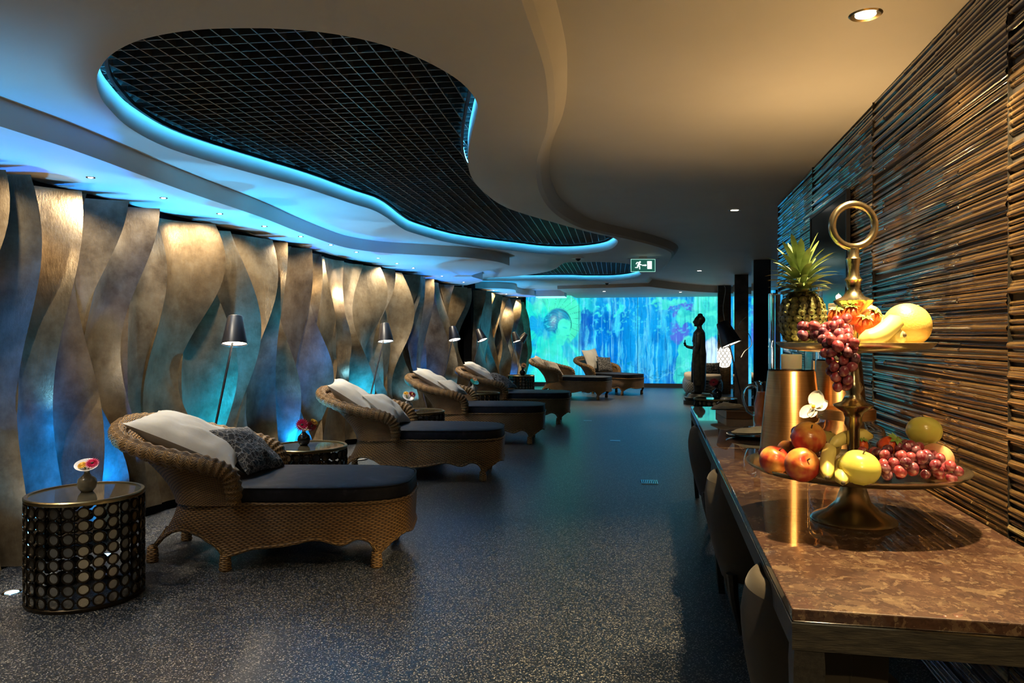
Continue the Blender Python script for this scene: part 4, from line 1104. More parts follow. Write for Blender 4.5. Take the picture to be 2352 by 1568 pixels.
floor_lamp('black floor lamp behind the third lounger, shade tipped toward the room', (-3.12, 10.2, 0), (-3.03, 10.95, 1.33), (-0.25, 0.22, 1))
floor_lamp('black floor lamp behind the fourth lounger, shade tipped away', (-3.10, 11.7, 0), (-3.00, 12.6, 1.31), (-0.45, 0.15, 1))
floor_lamp('far black floor lamp, one of the crossing pair by the mural, shade upright', (-3.05, 15.1, 0), (-3.0, 15.9, 1.27), (-0.35, 0.1, 1))
floor_lamp('far black floor lamp, one of the crossing pair by the mural, shade tilted sideways', (-3.0, 15.7, 0), (-2.95, 16.6, 1.26), (0.75, 0.1, 1))
rl = floor_lamp('large black floor lamp with wide tilted shade beside the dark columns', (1.12, 9.0, 0), (0.82, 8.93, 1.32), (-0.40, 0.16, 1), 1.32, 9.0)
cb = MB(); cb.tube(spline([(1.04, 8.98, 1.52), (0.98, 8.96, 1.47), (0.95, 8.94, 1.40), (0.98, 8.94, 1.36), (1.06, 8.96, 1.33), (1.10, 8.97, 1.20), (1.02, 8.95, 1.12), (0.98, 8.95, 1.05)], 8), 0.004, 6)
co_ = cb.build('cable', simple('cream_cable', (0.62, 0.55, 0.42), 0.5)); co_.parent = rl; co_.matrix_parent_inverse = Matrix.Translation((-1.12, -9.0, 0))

# shell pendant on its cord
pd = thing('shell_pendant', 'glowing white scale-pattern pendant lamp hanging before the bamboo column', 'pendant lamp', (1.50, 16.95, 0.60))
g = NG('capiz_scales'); v = g.coord('Object'); sx = g.n('SeparateXYZ', {0: v}); an_ = g.math('ARCTAN2', sx.outputs[1], sx.outputs[0])
a_ = g.math('MULTIPLY', an_, 1.6); b2 = g.math('MULTIPLY', sx.outputs[2], 16.0); row = g.math('FLOOR', b2)
fx = g.math('SUBTRACT', g.math('FRACT', g.math('ADD', a_, g.math('MULTIPLY', row, 0.5))), 0.5); fy = g.math('FRACT', b2)
dd_ = g.math('SQRT', g.math('ADD', g.math('POWER', g.math('MULTIPLY', g.math('ABSOLUTE', fx), 1.0), 2.0), g.math('POWER', g.math('MULTIPLY', fy, 0.55), 2.0)))
ln = g.ramp(g.math('ABSOLUTE', g.math('SUBTRACT', dd_, 0.46)), [(0.0, (0.02, 0.015, 0.01)), (0.05, (0.05, 0.04, 0.03)), (0.075, (1.0, 0.93, 0.78))])
e = g.n('Emission', {'Color': ln, 'Strength': 2.0}); g.t.links.new(e.outputs[0], g.out.inputs[0])
MB().lathe([(0.05, 0.0), (0.11, 0.03), (0.148, 0.12), (0.158, 0.22), (0.14, 0.34), (0.10, 0.43), (0.045, 0.47), (0.01, 0.475)], 32).build('shade', g.m, pd, angle=80)
MB().tube(spline([(0, 0, 0.47), (0.02, 0, 0.9), (-0.03, -0.02, 1.3), (0.02, -0.03, 1.7), (-0.01, -0.02, 1.826)], 6), 0.006, 6).build('cord', simple('grey_cord', (0.35, 0.33, 0.30), 0.6), pd)

# grey wicker daybed behind the statue
db = thing('grey_daybed', 'rounded grey woven daybed with cream mattress behind the statue', 'daybed', (1.02, 16.9, 0))
bmb = MB(); bmb.grid(48, 12, lambda u, v: ((lambda r_, z: (0.42 * r_ * math.copysign(abs(math.cos(2 * PI * u)) ** 0.6, math.cos(2 * PI * u)), 0.9 * r_ * math.copysign(abs(math.sin(2 * PI * u)) ** 0.6, math.sin(2 * PI * u)), z))(1.0 - 0.10 * abs(2 * v - 1) ** 3 - 0.06 * math.sin(PI * v) * 0, 0.07 + 0.30 * v)), lambda u, v: (u * 4, v * 0.3)); bmb.build('woven_body', M['wicker_grey'], db, angle=80)
bm2 = MB(); bm2.grid(48, 8, lambda u, v: ((lambda r_, z: (0.38 * r_ * math.copysign(abs(math.cos(2 * PI * u)) ** 0.6, math.cos(2 * PI * u)), 0.86 * r_ * math.copysign(abs(math.sin(2 * PI * u)) ** 0.6, math.sin(2 * PI * u)), z))([1, 1.02, 1.02, 1.0, 0.96, 0.85, 0.6, 0.3, 0][int(round(v * 8))], [0.36, 0.40, 0.43, 0.455, 0.47, 0.48, 0.485, 0.487, 0.488][int(round(v * 8))]))); bm2.build('mattress', M['linen'], db, angle=80)
for sx_ in (-0.3, 0.3):
    for sy_ in (-0.65, 0.65): MB().lathe([(0.0, 0.0), (0.03, 0.0), (0.04, 0.1)], 12, (sx_, sy_, 0)).build('leg', M['black_wood'], db)
pl = link('pillow', pillow_mesh(0.40, 0.26, 0.14, 31, M['patterned'])); tag(pl, 'black and white patterned pillow on the grey daybed', 'pillow'); pl.location = (1.18, 16.5, 0.60); pl.rotation_euler = (R(70), 0, R(8))
# ------------------------------------------------------------------ standing statue
def statue():
    root = thing('buddha_statue', 'dark bronze standing Buddha statue with one raised palm, in front of the mural', 'statue', (0.83, 14.55, 0), R(168)); root.scale = (1.2, 1.2, 1.0)
    pb = MB()
    for (r0, r1, z0, z1) in ((0.25, 0.25, 0.0, 0.07), (0.22, 0.24, 0.07, 0.13), (0.21, 0.17, 0.13, 0.20)):
        pb.lathe([(0.0, z0), (r0, z0), (r1, z1), (0.0, z1)], 28)
    pb.build('lotus_base', M['statue'], root, angle=40)
    # body as one voxel-merged skin, local +x is the direction it faces
    b = MB()
    def loft(secs, n_=24):
        vs_, fs = [], []
        for (cx0, cy0, z, rx, ry, sq) in secs:
            for k in range(n_):
                a = 2 * PI * k / n_; c, s = math.cos(a), math.sin(a)
                vs_.append((cx0 + rx * math.copysign(abs(c) ** sq, c), cy0 + ry * math.copysign(abs(s) ** sq, s), z))
        m_ = len(secs)
        for j in range(m_ - 1):
            for k in range(n_):
                q = (k + 1) % n_; fs.append((j * n_ + k, j * n_ + q, (j + 1) * n_ + q, (j + 1) * n_ + k))
        fs.append(tuple(range(n_))[::-1]); fs.append(tuple((m_ - 1) * n_ + k for k in range(n_)))
        b.add(vs_, fs)
    loft([(0.0, 0, 0.24, 0.080, 0.13, 0.8), (0.0, 0, 0.40, 0.095, 0.15, 0.8), (0.0, 0, 0.70, 0.098, 0.150, 0.85), (0.0, 0, 0.95, 0.105, 0.148, 0.9), (0.005, 0, 1.10, 0.095, 0.132, 0.95), (0.01, 0, 1.25, 0.100, 0.150, 0.95), (0.005, 0, 1.36, 0.088, 0.165, 0.95), (0.0, 0, 1.41, 0.06, 0.12, 1), (0.0, 0, 1.44, 0.042, 0.05, 1), (0.005, 0, 1.50, 0.04, 0.045, 1)])
    # robe wings at both sides
    for sg in (-1, 1):
        loft([(0.01, sg * 0.17, 0.36, 0.060, 0.05, 0.8), (0.02, sg * 0.18, 0.7, 0.06, 0.045, 0.8), (0.03, sg * 0.175, 1.0, 0.05, 0.04, 0.9), (0.03, sg * 0.165, 1.1, 0.03, 0.03, 1)], 12)
    loft([(0.125, -0.13, 0.40, 0.03, 0.05, 0.8), (0.12, -0.14, 0.75, 0.03, 0.045, 0.8), (0.10, -0.15, 1.05, 0.03, 0.03, 0.9)], 10)
    # feet
    for sg in (-1, 1): b.ell((0.05, sg * 0.055, 0.215), (0.09, 0.035, 0.03), 12, 8)
    # head with hair cap and top-knot
    b.ell((0.012, 0, 1.575), (0.078, 0.068, 0.100), 22, 16)
    b.ell((-0.008, 0, 1.605), (0.084, 0.076, 0.088), 20, 14)
    b.ell((-0.01, 0, 1.695), (0.042, 0.040, 0.035), 14, 10)
    b.ell((0.092, 0, 1.565), (0.016, 0.013, 0.026), 10, 8)
    b.ell((0.080, 0, 1.525), (0.013, 0.022, 0.009), 10, 6)
    b.ell((0.066, 0, 1.495), (0.022, 0.024, 0.018), 10, 8)
    for sg in (-1, 1):
        b.ell((0.0, sg * 0.072, 1.55), (0.016, 0.010, 0.048), 10, 8)
        b.ell((0.078, sg * 0.028, 1.585), (0.010, 0.016, 0.006), 8, 6)
    # hanging arm
    b.tube(spline([(0.0, 0.165, 1.33), (0.0, 0.195, 1.15), (0.02, 0.20, 1.0), (0.04, 0.195, 0.86)], 6), lambda t: 0.045 - 0.018 * t, 12)
    # raised arm
    b.tube(spline([(0.0, -0.160, 1.33), (0.02, -0.185, 1.18), (0.06, -0.175, 1.08), (0.17, -0.150, 1.075), (0.235, -0.140, 1.10)], 6), lambda t: 0.047 - 0.022 * t, 12)
    def hand(base, up_, fw, side):
        base, up_, fw, side = Vector(base), Vector(up_), Vector(fw), Vector(side)
        for k in range(5): b.ell(tuple(base + up_ * (0.012 + 0.011 * k)), (0.020, 0.028, 0.016), 10, 6)
        for k, ln_ in enumerate((0.060, 0.070, 0.066, 0.052)):
            p = base + up_ * 0.060 + side * (0.024 - 0.016 * k)
            b.tube([p, p + up_ * ln_ * 0.5 + fw * 0.002, p + up_ * ln_ - fw * 0.008], lambda t: 0.0088 - 0.002 * t, 8)
        p = base + up_ * 0.022 + side * 0.026
        b.tube([p, p + up_ * 0.022 + side * 0.018 + fw * 0.01, p + up_ * 0.046 + side * 0.022 + fw * 0.014], lambda t: 0.010 - 0.002 * t, 8)
    hand((0.250, -0.138, 1.10), (0.05, 0, 1), (1, 0, 0), (0, 1, 0))
    hand((0.042, 0.193, 0.855), (0.05, 0, -1), (1, 0, 0), (0, -1, 0))
    # robe folds as shallow ridges
    for k in range(5):
        z = 1.22 - k * 0.13
        b.tube(spline([(0.03, -0.145, z + 0.07), (0.095, -0.07, z), (0.108, 0, z - 0.03), (0.095, 0.07, z), (0.03, 0.145, z + 0.07)], 5), 0.008, 6)
    bo = b.build('figure', M['statue'], root, angle=180)
    rm_ = bo.modifiers.new('merge', 'REMESH'); rm_.mode = 'VOXEL'; rm_.voxel_size = 0.0085; rm_.use_smooth_shade = True
    sm_ = bo.modifiers.new('smooth', 'SMOOTH'); sm_.factor = 0.5; sm_.iterations = 3
    return root
statue()

# ------------------------------------------------------------------ buffet tables
TZ = 0.73
def buffet(label, y0, y1):
    root = thing('buffet_table', label, 'table', (0.63, (y0 + y1) / 2, 0))
    hw, hl = 0.349, (y1 - y0) / 2
    t = MB().box((-hw, -hl, TZ - 0.027), (hw, hl, TZ)).build('marble_top', M['marble'], root, smooth=False)
    bv = t.modifiers.new('bevel', 'BEVEL'); bv.width = 0.003; bv.segments = 2
    f_ = MB()
    MB().box((-hw - 0.001, -hl - 0.001, TZ - 0.031), (hw + 0.001, hl + 0.001, TZ - 0.0275)).build('metal_strip', M['chrome'], root, smooth=False)
    ap = MB()
    z0, z1 = TZ - 0.086, TZ - 0.0312
    ap.box((-hw, -hl, z0), (hw, -hl + 0.03, z1)); ap.box((-hw, hl - 0.03, z0), (hw, hl, z1)); ap.box((-hw, -hl + 0.03, z0), (-hw + 0.03, hl - 0.03, z1)); ap.box((hw - 0.03, -hl + 0.03, z0), (hw, hl - 0.03, z1))
    ap.build('apron', M['apron_wood'], root, smooth=False)
    for sx in (-1, 1):
        for sy in (-1, 1):
            lg = MB(); x0, yy0 = sx * (hw - 0.035), sy * (hl - 0.035)
            secs = [(0.0, 0.016, 0.030), (0.06, 0.015, 0.018), (0.25, 0.018, -0.004), (0.45, 0.026, -0.006), (0.60, 0.032, 0.0), (z0, 0.030, 0.0)]
            vs_, fs = [], []
            for z, r_, off in secs:
                for k in range(4):
                    a = PI / 4 + PI / 2 * k; vs_.append((x0 - sx * off * 0.5 + r_ * 1.4 * math.cos(a), yy0 + sy * off * 0.3 + r_ * 1.4 * math.sin(a), z))
            for j in range(len(secs) - 1):
                for k in range(4): q = (k + 1) % 4; fs.append((j * 4 + k, j * 4 + q, j * 4 + 4 + q, j * 4 + 4 + k))
            fs.append((3, 2, 1, 0)); lg.add(vs_, fs); lg.build('leg', M['black_wood'], root, angle=60)
    return root
buffet('brown marble buffet table closest to the viewpoint, carrying the fruit stand', 1.631, 3.906)
buffet('second brown marble buffet table farther along the bamboo wall', 3.914, 6.15)

# tub chairs pushed under the tables
def tub_chair(label, x, y):
    root = thing('tub_chair', label, 'chair', (x, y, 0), 0, 'velvet tub chairs under the buffet')
    sh = MB()
    def prof(v):   # radius of the outer shell by height
        z = 0.22 + 0.43 * v
        return (0.150 + 0.075 * math.sin(min(1, v * 1.15) * PI / 2) - 0.012 * max(0, v - 0.85) / 0.15, z)
    def fn(off):
        def f_(u, v):
            a = R(70 + 220 * u); r_, z = prof(v); r_ -= off
            return (r_ * math.cos(a) * 1.0, r_ * math.sin(a) * 0.98, z)
        return f_
    sh.grid(36, 12, fn(0.0)); sh.grid(36, 12, fn(0.06), flip=True)
    sh.grid(36, 10, lambda u, v: (lambda p, q: (p[0] + (q[0] - p[0]) * v, p[1] + (q[1] - p[1]) * v, p[2] + 0.034 * math.sin(PI * v) ** 0.7))(fn(0)(u, 1), fn(0.06)(u, 1)))
    for ue in (0, 1): sh.grid(4, 12, lambda u, v: (lambda p, q: (p[0] + (q[0] - p[0]) * u + 0.02 * math.sin(PI * u) * 0, p[1] + (q[1] - p[1]) * u, p[2]))(fn(0)(ue, v), fn(0.06)(ue, v)), flip=(ue == 0))
    sh.build('velvet_shell', M['grey_velvet'], root, angle=89)
    MB().tube([fn(-0.0005)(0.10, i / 24) for i in range(25)], 0.0025, 6).build('piping', M['grey_velvet'], root)
    MB().tube([fn(-0.0005)(0.90, i / 24) for i in range(25)], 0.0025, 6).build('piping', M['grey_velvet'], root)
    st = MB(); st.lathe([(0.0, 0.24), (0.15, 0.24), (0.175, 0.30), (0.175, 0.40), (0.16, 0.425), (0.0, 0.435)], 28); st.build('seat', M['grey_velvet'], root, angle=60)
    for sx in (-1, 1):
        for sy in (-1, 1):
            lg = MB(); lg.tube(spline([(sx * 0.115, sy * 0.115, 0.26), (sx * 0.105, sy * 0.115, 0.14), (sx * (0.075 if sx < 0 else 0.13), sy * 0.125, 0.0)], 5), lambda t: 0.026 - 0.013 * t, 8); lg.build('leg', M['black_wood'], root)
    return root
tub_chair('taupe velvet tub chair pushed under the near table end', 0.445, 2.02)
tub_chair('taupe velvet tub chair tucked under the middle of the tables', 0.445, 3.48)
tub_chair('dark tub chair tucked under the far table', 0.445, 5.20)

# ------------------------------------------------------------------ two-tier fruit stand
AX, AY = 0.598, 2.433
st = thing('fruit_stand', 'tall two-tier brass fruit stand with ring handle on the marble table', 'fruit stand', (AX, AY, TZ))
PZ1, PZ2 = 0.158, 0.532      # plate surfaces above the table
MB().lathe([(0.0, 0.0), (0.121, 0.0), (0.124, 0.006), (0.116, 0.016), (0.078, 0.034), (0.050, 0.062), (0.038, 0.100), (0.034, 0.135), (0.050, 0.146)], 48).build('foot', M['brass'], st, angle=60)
def dish(r_, z, nm):
    MB().lathe([(0.0, z - 0.012), (r_ * 0.6, z - 0.011), (r_ * 0.94, z + 0.0), (r_, z + 0.012), (r_ + 0.004, z + 0.018), (r_ - 0.003, z + 0.019), (r_ * 0.93, z + 0.007), (r_ * 0.6, z), (0.0, z)], 72).build(nm, M['brass'], st, angle=60)
dish(0.312, PZ1, 'lower_plate'); dish(0.222, PZ2, 'upper_plate')
MB().lathe([(0.018, 0.158), (0.018, 0.285), (0.026, 0.300), (0.024, 0.318), (0.030, 0.335), (0.056, 0.352), (0.058, 0.358), (0.034, 0.368), (0.020, 0.392), (0.029, 0.410), (0.019, 0.430), (0.015, 0.48), (0.020, 0.515), (0.04, 0.522)], 32).build('lower_stem', M['brass'], st, angle=60)
MB().lathe([(0.020, 0.532), (0.020, 0.600), (0.024, 0.640), (0.056, 0.672), (0.058, 0.678), (0.030, 0.692), (0.018, 0.712), (0.022, 0.735), (0.026, 0.742), (0.018, 0.752), (0.016, 0.775), (0.020, 0.800), (0.022, 0.806), (0.016, 0.812), (0.017, 0.838), (0.0, 0.842)], 32).build('upper_stem', M['brass'], st, angle=60)
rg = MB(); ra = R(11)
rg.tube([(0.0655 * math.cos(t) * math.cos(ra), 0.0655 * math.cos(t) * math.sin(ra), 0.908 + 0.0655 * math.sin(t)) for t in np.linspace(0, 2 * PI, 65)[:-1]], 0.0115, 12, True)
rg.build('ring_handle', M['brass'], st, angle=180)

# ---- fruit materials
def blush(name, c_y, c_r, bias=0.5, rough=0.28):
    g = NG(name); v = g.coord('Object'); oi = g.n('ObjectInfo')
    vv = g.n('VectorMath', {0: v, 1: g.n('CombineXYZ', {0: g.math('MULTIPLY', oi.outputs['Random'], 9.0)}).outputs[0]}, operation='ADD').outputs[0]
    n_ = g.noise(vv, 13, 3, 0.5); n2 = g.noise(g.n('Mapping', {'Vector': vv, 'Scale': (60, 60, 9)}).outputs[0], 1.0, 2)
    f_ = g.math('ADD', g.math('MULTIPLY', n_, 0.85), g.math('MULTIPLY', n2, 0.2))
    c = g.ramp(f_, [(bias - 0.10, c_y), (bias + 0.02, tuple(0.5 * (a + b) for a, b in zip(c_y, c_r))), (bias + 0.12, c_r)])
    g.bsdf(color=c, rough=rough, sss=0.12, sssr=(0.02, 0.01, 0.005), ssss=0.4, coat=0.25, coatr=0.15); return g.m
M['nectarine'] = blush('nectarine_skin', (0.72, 0.36, 0.07), (0.42, 0.035, 0.02), 0.44)
M['green_apple'] = blush('yellow_apple_skin', (0.62, 0.56, 0.10), (0.66, 0.40, 0.08), 0.66)
M['peach'] = blush('peach_skin', (0.80, 0.45, 0.20), (0.62, 0.20, 0.10), 0.52, 0.5)
M['orange'] = varied('orange_peel', (0.80, 0.46, 0.08), (0.86, 0.55, 0.13), 7, 0.42, bump=0.25, bscale=160)
M['pear'] = varied('pear_skin', (0.52, 0.42, 0.08), (0.62, 0.50, 0.14), 9, 0.4)
M['banana'] = varied('banana_peel', (0.76, 0.60, 0.12), (0.82, 0.68, 0.22), 6, 0.42)
M['banana_tip'] = simple('banana_tip', (0.08, 0.055, 0.025), 0.7)
M['straw'] = varied('strawberry_skin', (0.60, 0.05, 0.015), (0.72, 0.14, 0.02), 30, 0.3, bump=0.5, bscale=120)
M['leaf'] = varied('leaf_green', (0.16, 0.28, 0.04), (0.34, 0.44, 0.10), 30, 0.5)
g = NG('grape_skin'); oi = g.n('ObjectInfo'); v = g.coord('Object'); geo = g.n('NewGeometry')
base = g.ramp(oi.outputs['Random'], [(0, (0.05, 0.008, 0.020)), (0.35, (0.17, 0.014, 0.026)), (0.7, (0.30, 0.035, 0.036)), (1, (0.09, 0.018, 0.045))])
bl = g.noise(v, 55, 3)
c = g.mix(g.ramp(bl, [(0.45, (0, 0, 0)), (0.75, (0.55,) * 3)]), base, (0.50, 0.30, 0.32))
g.bsdf(color=c, rough=0.27, sss=0.25, sssr=(0.012, 0.003, 0.003), ssss=0.5); M['grape'] = g.m
M['grape_stem'] = simple('grape_stem', (0.20, 0.16, 0.05), 0.6)

def round_fruit(name, label, cat, loc, r_, mat, kind='apple', rot=(0, 0, 0), group='fruit on the stand'):
    root = thing(name, label, cat, loc, 0, group); root.rotation_euler = rot
    if kind == 'apple': fn = lambda d: 1 - 0.17 * math.exp(-((1 - d.z) / 0.055)) - 0.08 * math.exp(-((1 + d.z) / 0.05)) - 0.05 * max(0, -d.z) + 0.02 * math.cos(5 * math.atan2(d.y, d.x)) * max(0, -d.z)
    elif kind == 'nectarine': fn = lambda d: 1 - 0.16 * math.exp(-((1 - d.z) / 0.05)) - 0.035 * math.exp(-(math.atan2(d.y, d.x) / 0.16) ** 2) * (1 - abs(d.z)) ** 0.4 + 0.03 * max(0, -d.z) ** 4
    else: fn = lambda d: 1 - 0.03 * math.exp(-((1 - d.z) / 0.02))
    MB().ell((0, 0, 0), (r_, r_, r_ * (0.92 if kind == 'apple' else 0.97)), 36, 24, fn=fn).build('flesh', mat, root, angle=180)
    if kind in ('apple', 'nectarine'):
        MB().tube([(0, 0, r_ * 0.76), (r_ * 0.03, 0, r_ * 0.9), (r_ * 0.10, 0, r_ * 1.02)], 0.0022, 6).build('stalk', M['banana_tip'], root)
    else:
        MB().ell((0, 0, r_ * 0.95), (0.005, 0.005, 0.003), 8, 5).build('stalk', M['leaf'], root)
    return root
LP, UP_ = TZ + PZ1, TZ + PZ2
FL = [('nectarine', 'nectarine at the left rim of the lower plate', 'nectarine', (0.345, 2.29, LP + 0.046), 0.043, M['nectarine'], 'nectarine', (0.5, 0.2, 0.3)),
      ('nectarine', 'red and yellow nectarine at the front of the lower plate, its dimple facing out', 'nectarine', (0.404, 2.19, LP + 0.051), 0.048, M['nectarine'], 'nectarine', (1.05, -0.35, 0.4)),
      ('nectarine', 'large nectarine on top of the two others on the lower plate', 'nectarine', (0.442, 2.30, LP + 0.112), 0.049, M['nectarine'], 'nectarine', (0.3, -0.6, 1.2)),
      ('plum', 'small red plum behind the nectarines on the lower plate', 'plum', (0.432, 2.60, LP + 0.034), 0.031, M['nectarine'], 'nectarine', (0.2, 0.3, 2)),
      ('yellow_apple', 'round yellow-green apple at the very front of the lower plate', 'apple', (0.545, 2.155, LP + 0.052), 0.054, M['green_apple'], 'apple', (0.25, 0.1, 0.3)),
      ('pear', 'dull yellow pear standing behind the bananas near the stem', 'pear', (0.555, 2.60, LP + 0.052), 0.047, M['pear'], 'orange', (0, 0.3, 0)),
      ('yellow_apple', 'yellow apple with red blush on top of the peach at the wall side', 'apple', (0.800, 2.44, LP + 0.123), 0.050, M['green_apple'], 'apple', (0.2, 0.25, 2.0)),
      ('peach', 'pale peach at the wall-side rim of the lower plate', 'peach', (0.815, 2.385, LP + 0.048), 0.048, M['peach'], 'nectarine', (0.3, 0.5, 1.0)),
      ('orange', 'large orange on the upper plate at the wall side', 'orange', (0.748, 2.425, UP_ + 0.070), 0.068, M['orange'], 'orange', (0.3, 0.4, 0)),
      ('orange', 'orange half hidden behind the large orange on the upper plate', 'orange', (0.70, 2.545, UP_ + 0.056), 0.052, M['orange'], 'orange', (0.5, 0.1, 0)),
      ('peach', 'pink peach at the back of the upper plate behind the strawberries', 'peach', (0.655, 2.50, UP_ + 0.098), 0.042, M['peach'], 'nectarine', (0.1, 0.3, 0.5))]
for a in FL: round_fruit(*a)
def banana(label, pts, r_):
    root = thing('banana', label, 'banana', pts[len(pts) // 2], 0, 'fruit on the stand')
    o0 = Vector(pts[len(pts) // 2]); P_ = [p - o0 for p in spline(pts, 8)]
    pr = lambda t: r_ * (0.30 + 0.70 * min(1, t / 0.16) ** 0.7) * (1 if t < 0.78 else 1 - 0.62 * ((t - 0.78) / 0.22) ** 1.5)
    MB().tube(P_, pr, 6).build('peel', M['banana'], root, angle=75)
    MB().ell(tuple(P_[0]), (r_ * 0.30, r_ * 0.30, r_ * 0.30), 8, 6).build('tip', M['banana_tip'], root)
    MB().ell(tuple(P_[-1]), (r_ * 0.42, r_ * 0.42, r_ * 0.42), 8, 6).build('stem_end', M['banana_tip'], root)
banana('banana lying in front of the stem on the lower plate', [(0.53, 2.43, LP + 0.072), (0.575, 2.46, LP + 0.093), (0.63, 2.50, LP + 0.098), (0.68, 2.55, LP + 0.09)], 0.021)
banana('banana between the nectarines and the yellow apple, middle of the lower plate', [(0.455, 2.12, LP + 0.03), (0.47, 2.19, LP + 0.062), (0.495, 2.28, LP + 0.078), (0.50, 2.38, LP + 0.07)], 0.021)
banana('short banana with its dark tip facing out beside the yellow apple', [(0.492, 2.105, LP + 0.020), (0.50, 2.16, LP + 0.036), (0.525, 2.25, LP + 0.048), (0.56, 2.33, LP + 0.046)], 0.020)
banana('big pale banana lying across the front of the upper plate', [(0.565, 2.24, UP_ + 0.022), (0.615, 2.25, UP_ + 0.036), (0.66, 2.28, UP_ + 0.066), (0.69, 2.33, UP_ + 0.085)], 0.028)
banana('short banana with its end facing out below the orange on the upper plate', [(0.692, 2.268, UP_ + 0.040), (0.675, 2.29, UP_ + 0.034), (0.635, 2.33, UP_ + 0.026), (0.60, 2.36, UP_ + 0.024)], 0.024)
def strawberry(label, loc, r_, rot):
    root = thing('strawberry', label, 'strawberry', loc, 0, 'fruit on the stand'); root.rotation_euler = rot
    MB().ell((0, 0, 0), (r_, r_, r_ * 1.25), 20, 14, fn=lambda d: 1 - 0.32 * max(0, -d.z) ** 1.2 + 0.05 * d.z).build('flesh', M['straw'], root, angle=180)
    lf = MB()
    for k in range(9):
        a = 2 * PI * k / 9; c, s = math.cos(a), math.sin(a); q = r_ * 0.25
        lf.add([(0, 0, r_ * 1.30), (c * r_ * 0.5 - s * q, s * r_ * 0.5 + c * q, r_ * 1.36), (c * r_ * 1.02, s * r_ * 1.02, r_ * (1.10 + 0.2 * (k % 2))), (c * r_ * 0.5 + s * q, s * r_ * 0.5 - c * q, r_ * 1.36)], [(0, 1, 2, 3)])
    lf.build('leaf_crown', M['leaf'], root, smooth=False)
    MB().tube([(0, 0, r_ * 1.28), (0.001, 0, r_ * 1.7)], 0.0016, 5).build('stalk', M['leaf'], root)
strawberry('orange-red strawberry on top of the grapes on the lower plate', (0.664, 2.325, LP + 0.088), 0.028, (0.5, 0.6, 0))
strawberry('small red strawberry beside the bananas on the lower plate', (0.632, 2.47, LP + 0.066), 0.019, (0.2, 0.1, 0))
strawberry('strawberry nearest the front among those on the upper plate', (0.594, 2.31, UP_ + 0.062), 0.025, (0.3, 0.15, 0))
strawberry('strawberry behind the front one, against the stem on the upper plate', (0.575, 2.37, UP_ + 0.092), 0.027, (0.1, -0.1, 1))
strawberry('strawberry between the banana and the peach on the upper plate', (0.628, 2.37, UP_ + 0.080), 0.027, (0.35, 0.35, 0.4))
strawberry('strawberry half hidden behind the grapes on the upper plate', (0.54, 2.40, UP_ + 0.09), 0.025, (-0.1, -0.3, 2))

gm = MB(); gm.ell((0, 0, 0), (0.0148, 0.0148, 0.0172), 14, 10); gme = gm.mesh('grape', angle=180); gme.materials.append(M['grape'])
def bunch(label, n_, sampler, seed, stem, scale=1.0, mind=0.0245):
    rn = random.Random(seed); P_ = []
    tries = 0
    while len(P_) < n_ and tries < 6000:
        tries += 1
        p = Vector(sampler(rn))
        if all((p - q).length > mind * scale for q in P_): P_.append(p)
    c0 = Vector(stem[0])
    root = thing('grape_bunch', label, 'grapes', c0, 0, 'grape bunches on the stand')
    for p in P_:
        o = link('grape', gme, root, p - c0, (rn.uniform(-1, 1), rn.uniform(-1, 1), rn.uniform(0, 6))); s = scale * rn.uniform(0.88, 1.08); o.scale = (s, s, s)
    MB().tube(spline([Vector(q) - c0 for q in stem], 6), 0.0022, 6).build('stem', M['grape_stem'], root)
# hanging over the front of the upper plate
def s_hang(rn):
    t = rn.random() ** 0.9
    c = Vector((0.512, 2.275, UP_ + 0.072)).lerp(Vector((0.508, 2.190, UP_ - 0.115)), t)
    if t < 0.35: c = Vector((0.515, 2.285, UP_ + 0.066)).lerp(Vector((0.502, 2.185, UP_ + 0.012)), t / 0.35)
    else: c = Vector((0.502, 2.188, UP_ + 0.012)).lerp(Vector((0.514, 2.186, UP_ - 0.112)), (t - 0.35) / 0.65)
    r_ = 0.043 if t < 0.5 else 0.043 * (1 - (t - 0.5) / 0.5 * 0.62)
    a, ph = rn.uniform(0, 2 * PI), math.acos(rn.uniform(-1, 1)); k = rn.uniform(0.55, 1.0)
    p = c + Vector((math.sin(ph) * math.cos(a) * r_, math.sin(ph) * math.sin(a) * r_ * 0.75, math.cos(ph) * r_ * 0.7)) * k
    if p.z < UP_ + 0.034 and (p.x - AX) ** 2 + (p.y - AY) ** 2 < 0.244 ** 2 and p.z > UP_ - 0.03: p = p + Vector((-0.01, -0.035, 0.0))
    if p.z < UP_ + 0.036 and (p.x - AX) ** 2 + (p.y - AY) ** 2 < 0.244 ** 2: p.z = UP_ + 0.036 if p.z > UP_ - 0.02 else p.z
    return p
bunch('large bunch of red grapes hanging over the edge of the upper plate', 78, s_hang, 3, [(0.52, 2.30, UP_ + 0.12), (0.51, 2.27, UP_ + 0.05), (0.505, 2.19, UP_ + 0.0), (0.512, 2.19, UP_ - 0.09)], 0.97)
bunch('small bunch of dark grapes on the upper plate in front of the pineapple', 20, lambda rn: (rn.uniform(0.418, 0.478), rn.uniform(2.262, 2.30), UP_ + 0.034 + rn.uniform(0, 0.034)), 5, [(0.47, 2.30, UP_ + 0.06), (0.44, 2.28, UP_ + 0.03)], 0.95)
def s_pile(rn):
    a = rn.random(); x = 0.60 + 0.225 * a; y = rn.uniform(2.155, 2.37) + 0.05 * a
    top = 0.085 * max(0.12, 1 - ((x - 0.69) / 0.16) ** 2) * max(0.1, 1 - ((y - 2.30) / 0.19) ** 2) ** 0.6
    if (x - AX) ** 2 + (y - AY) ** 2 > 0.293 ** 2: x, y = 0.68, 2.26
    return (x, y, LP + 0.019 + rn.random() ** 0.6 * top)
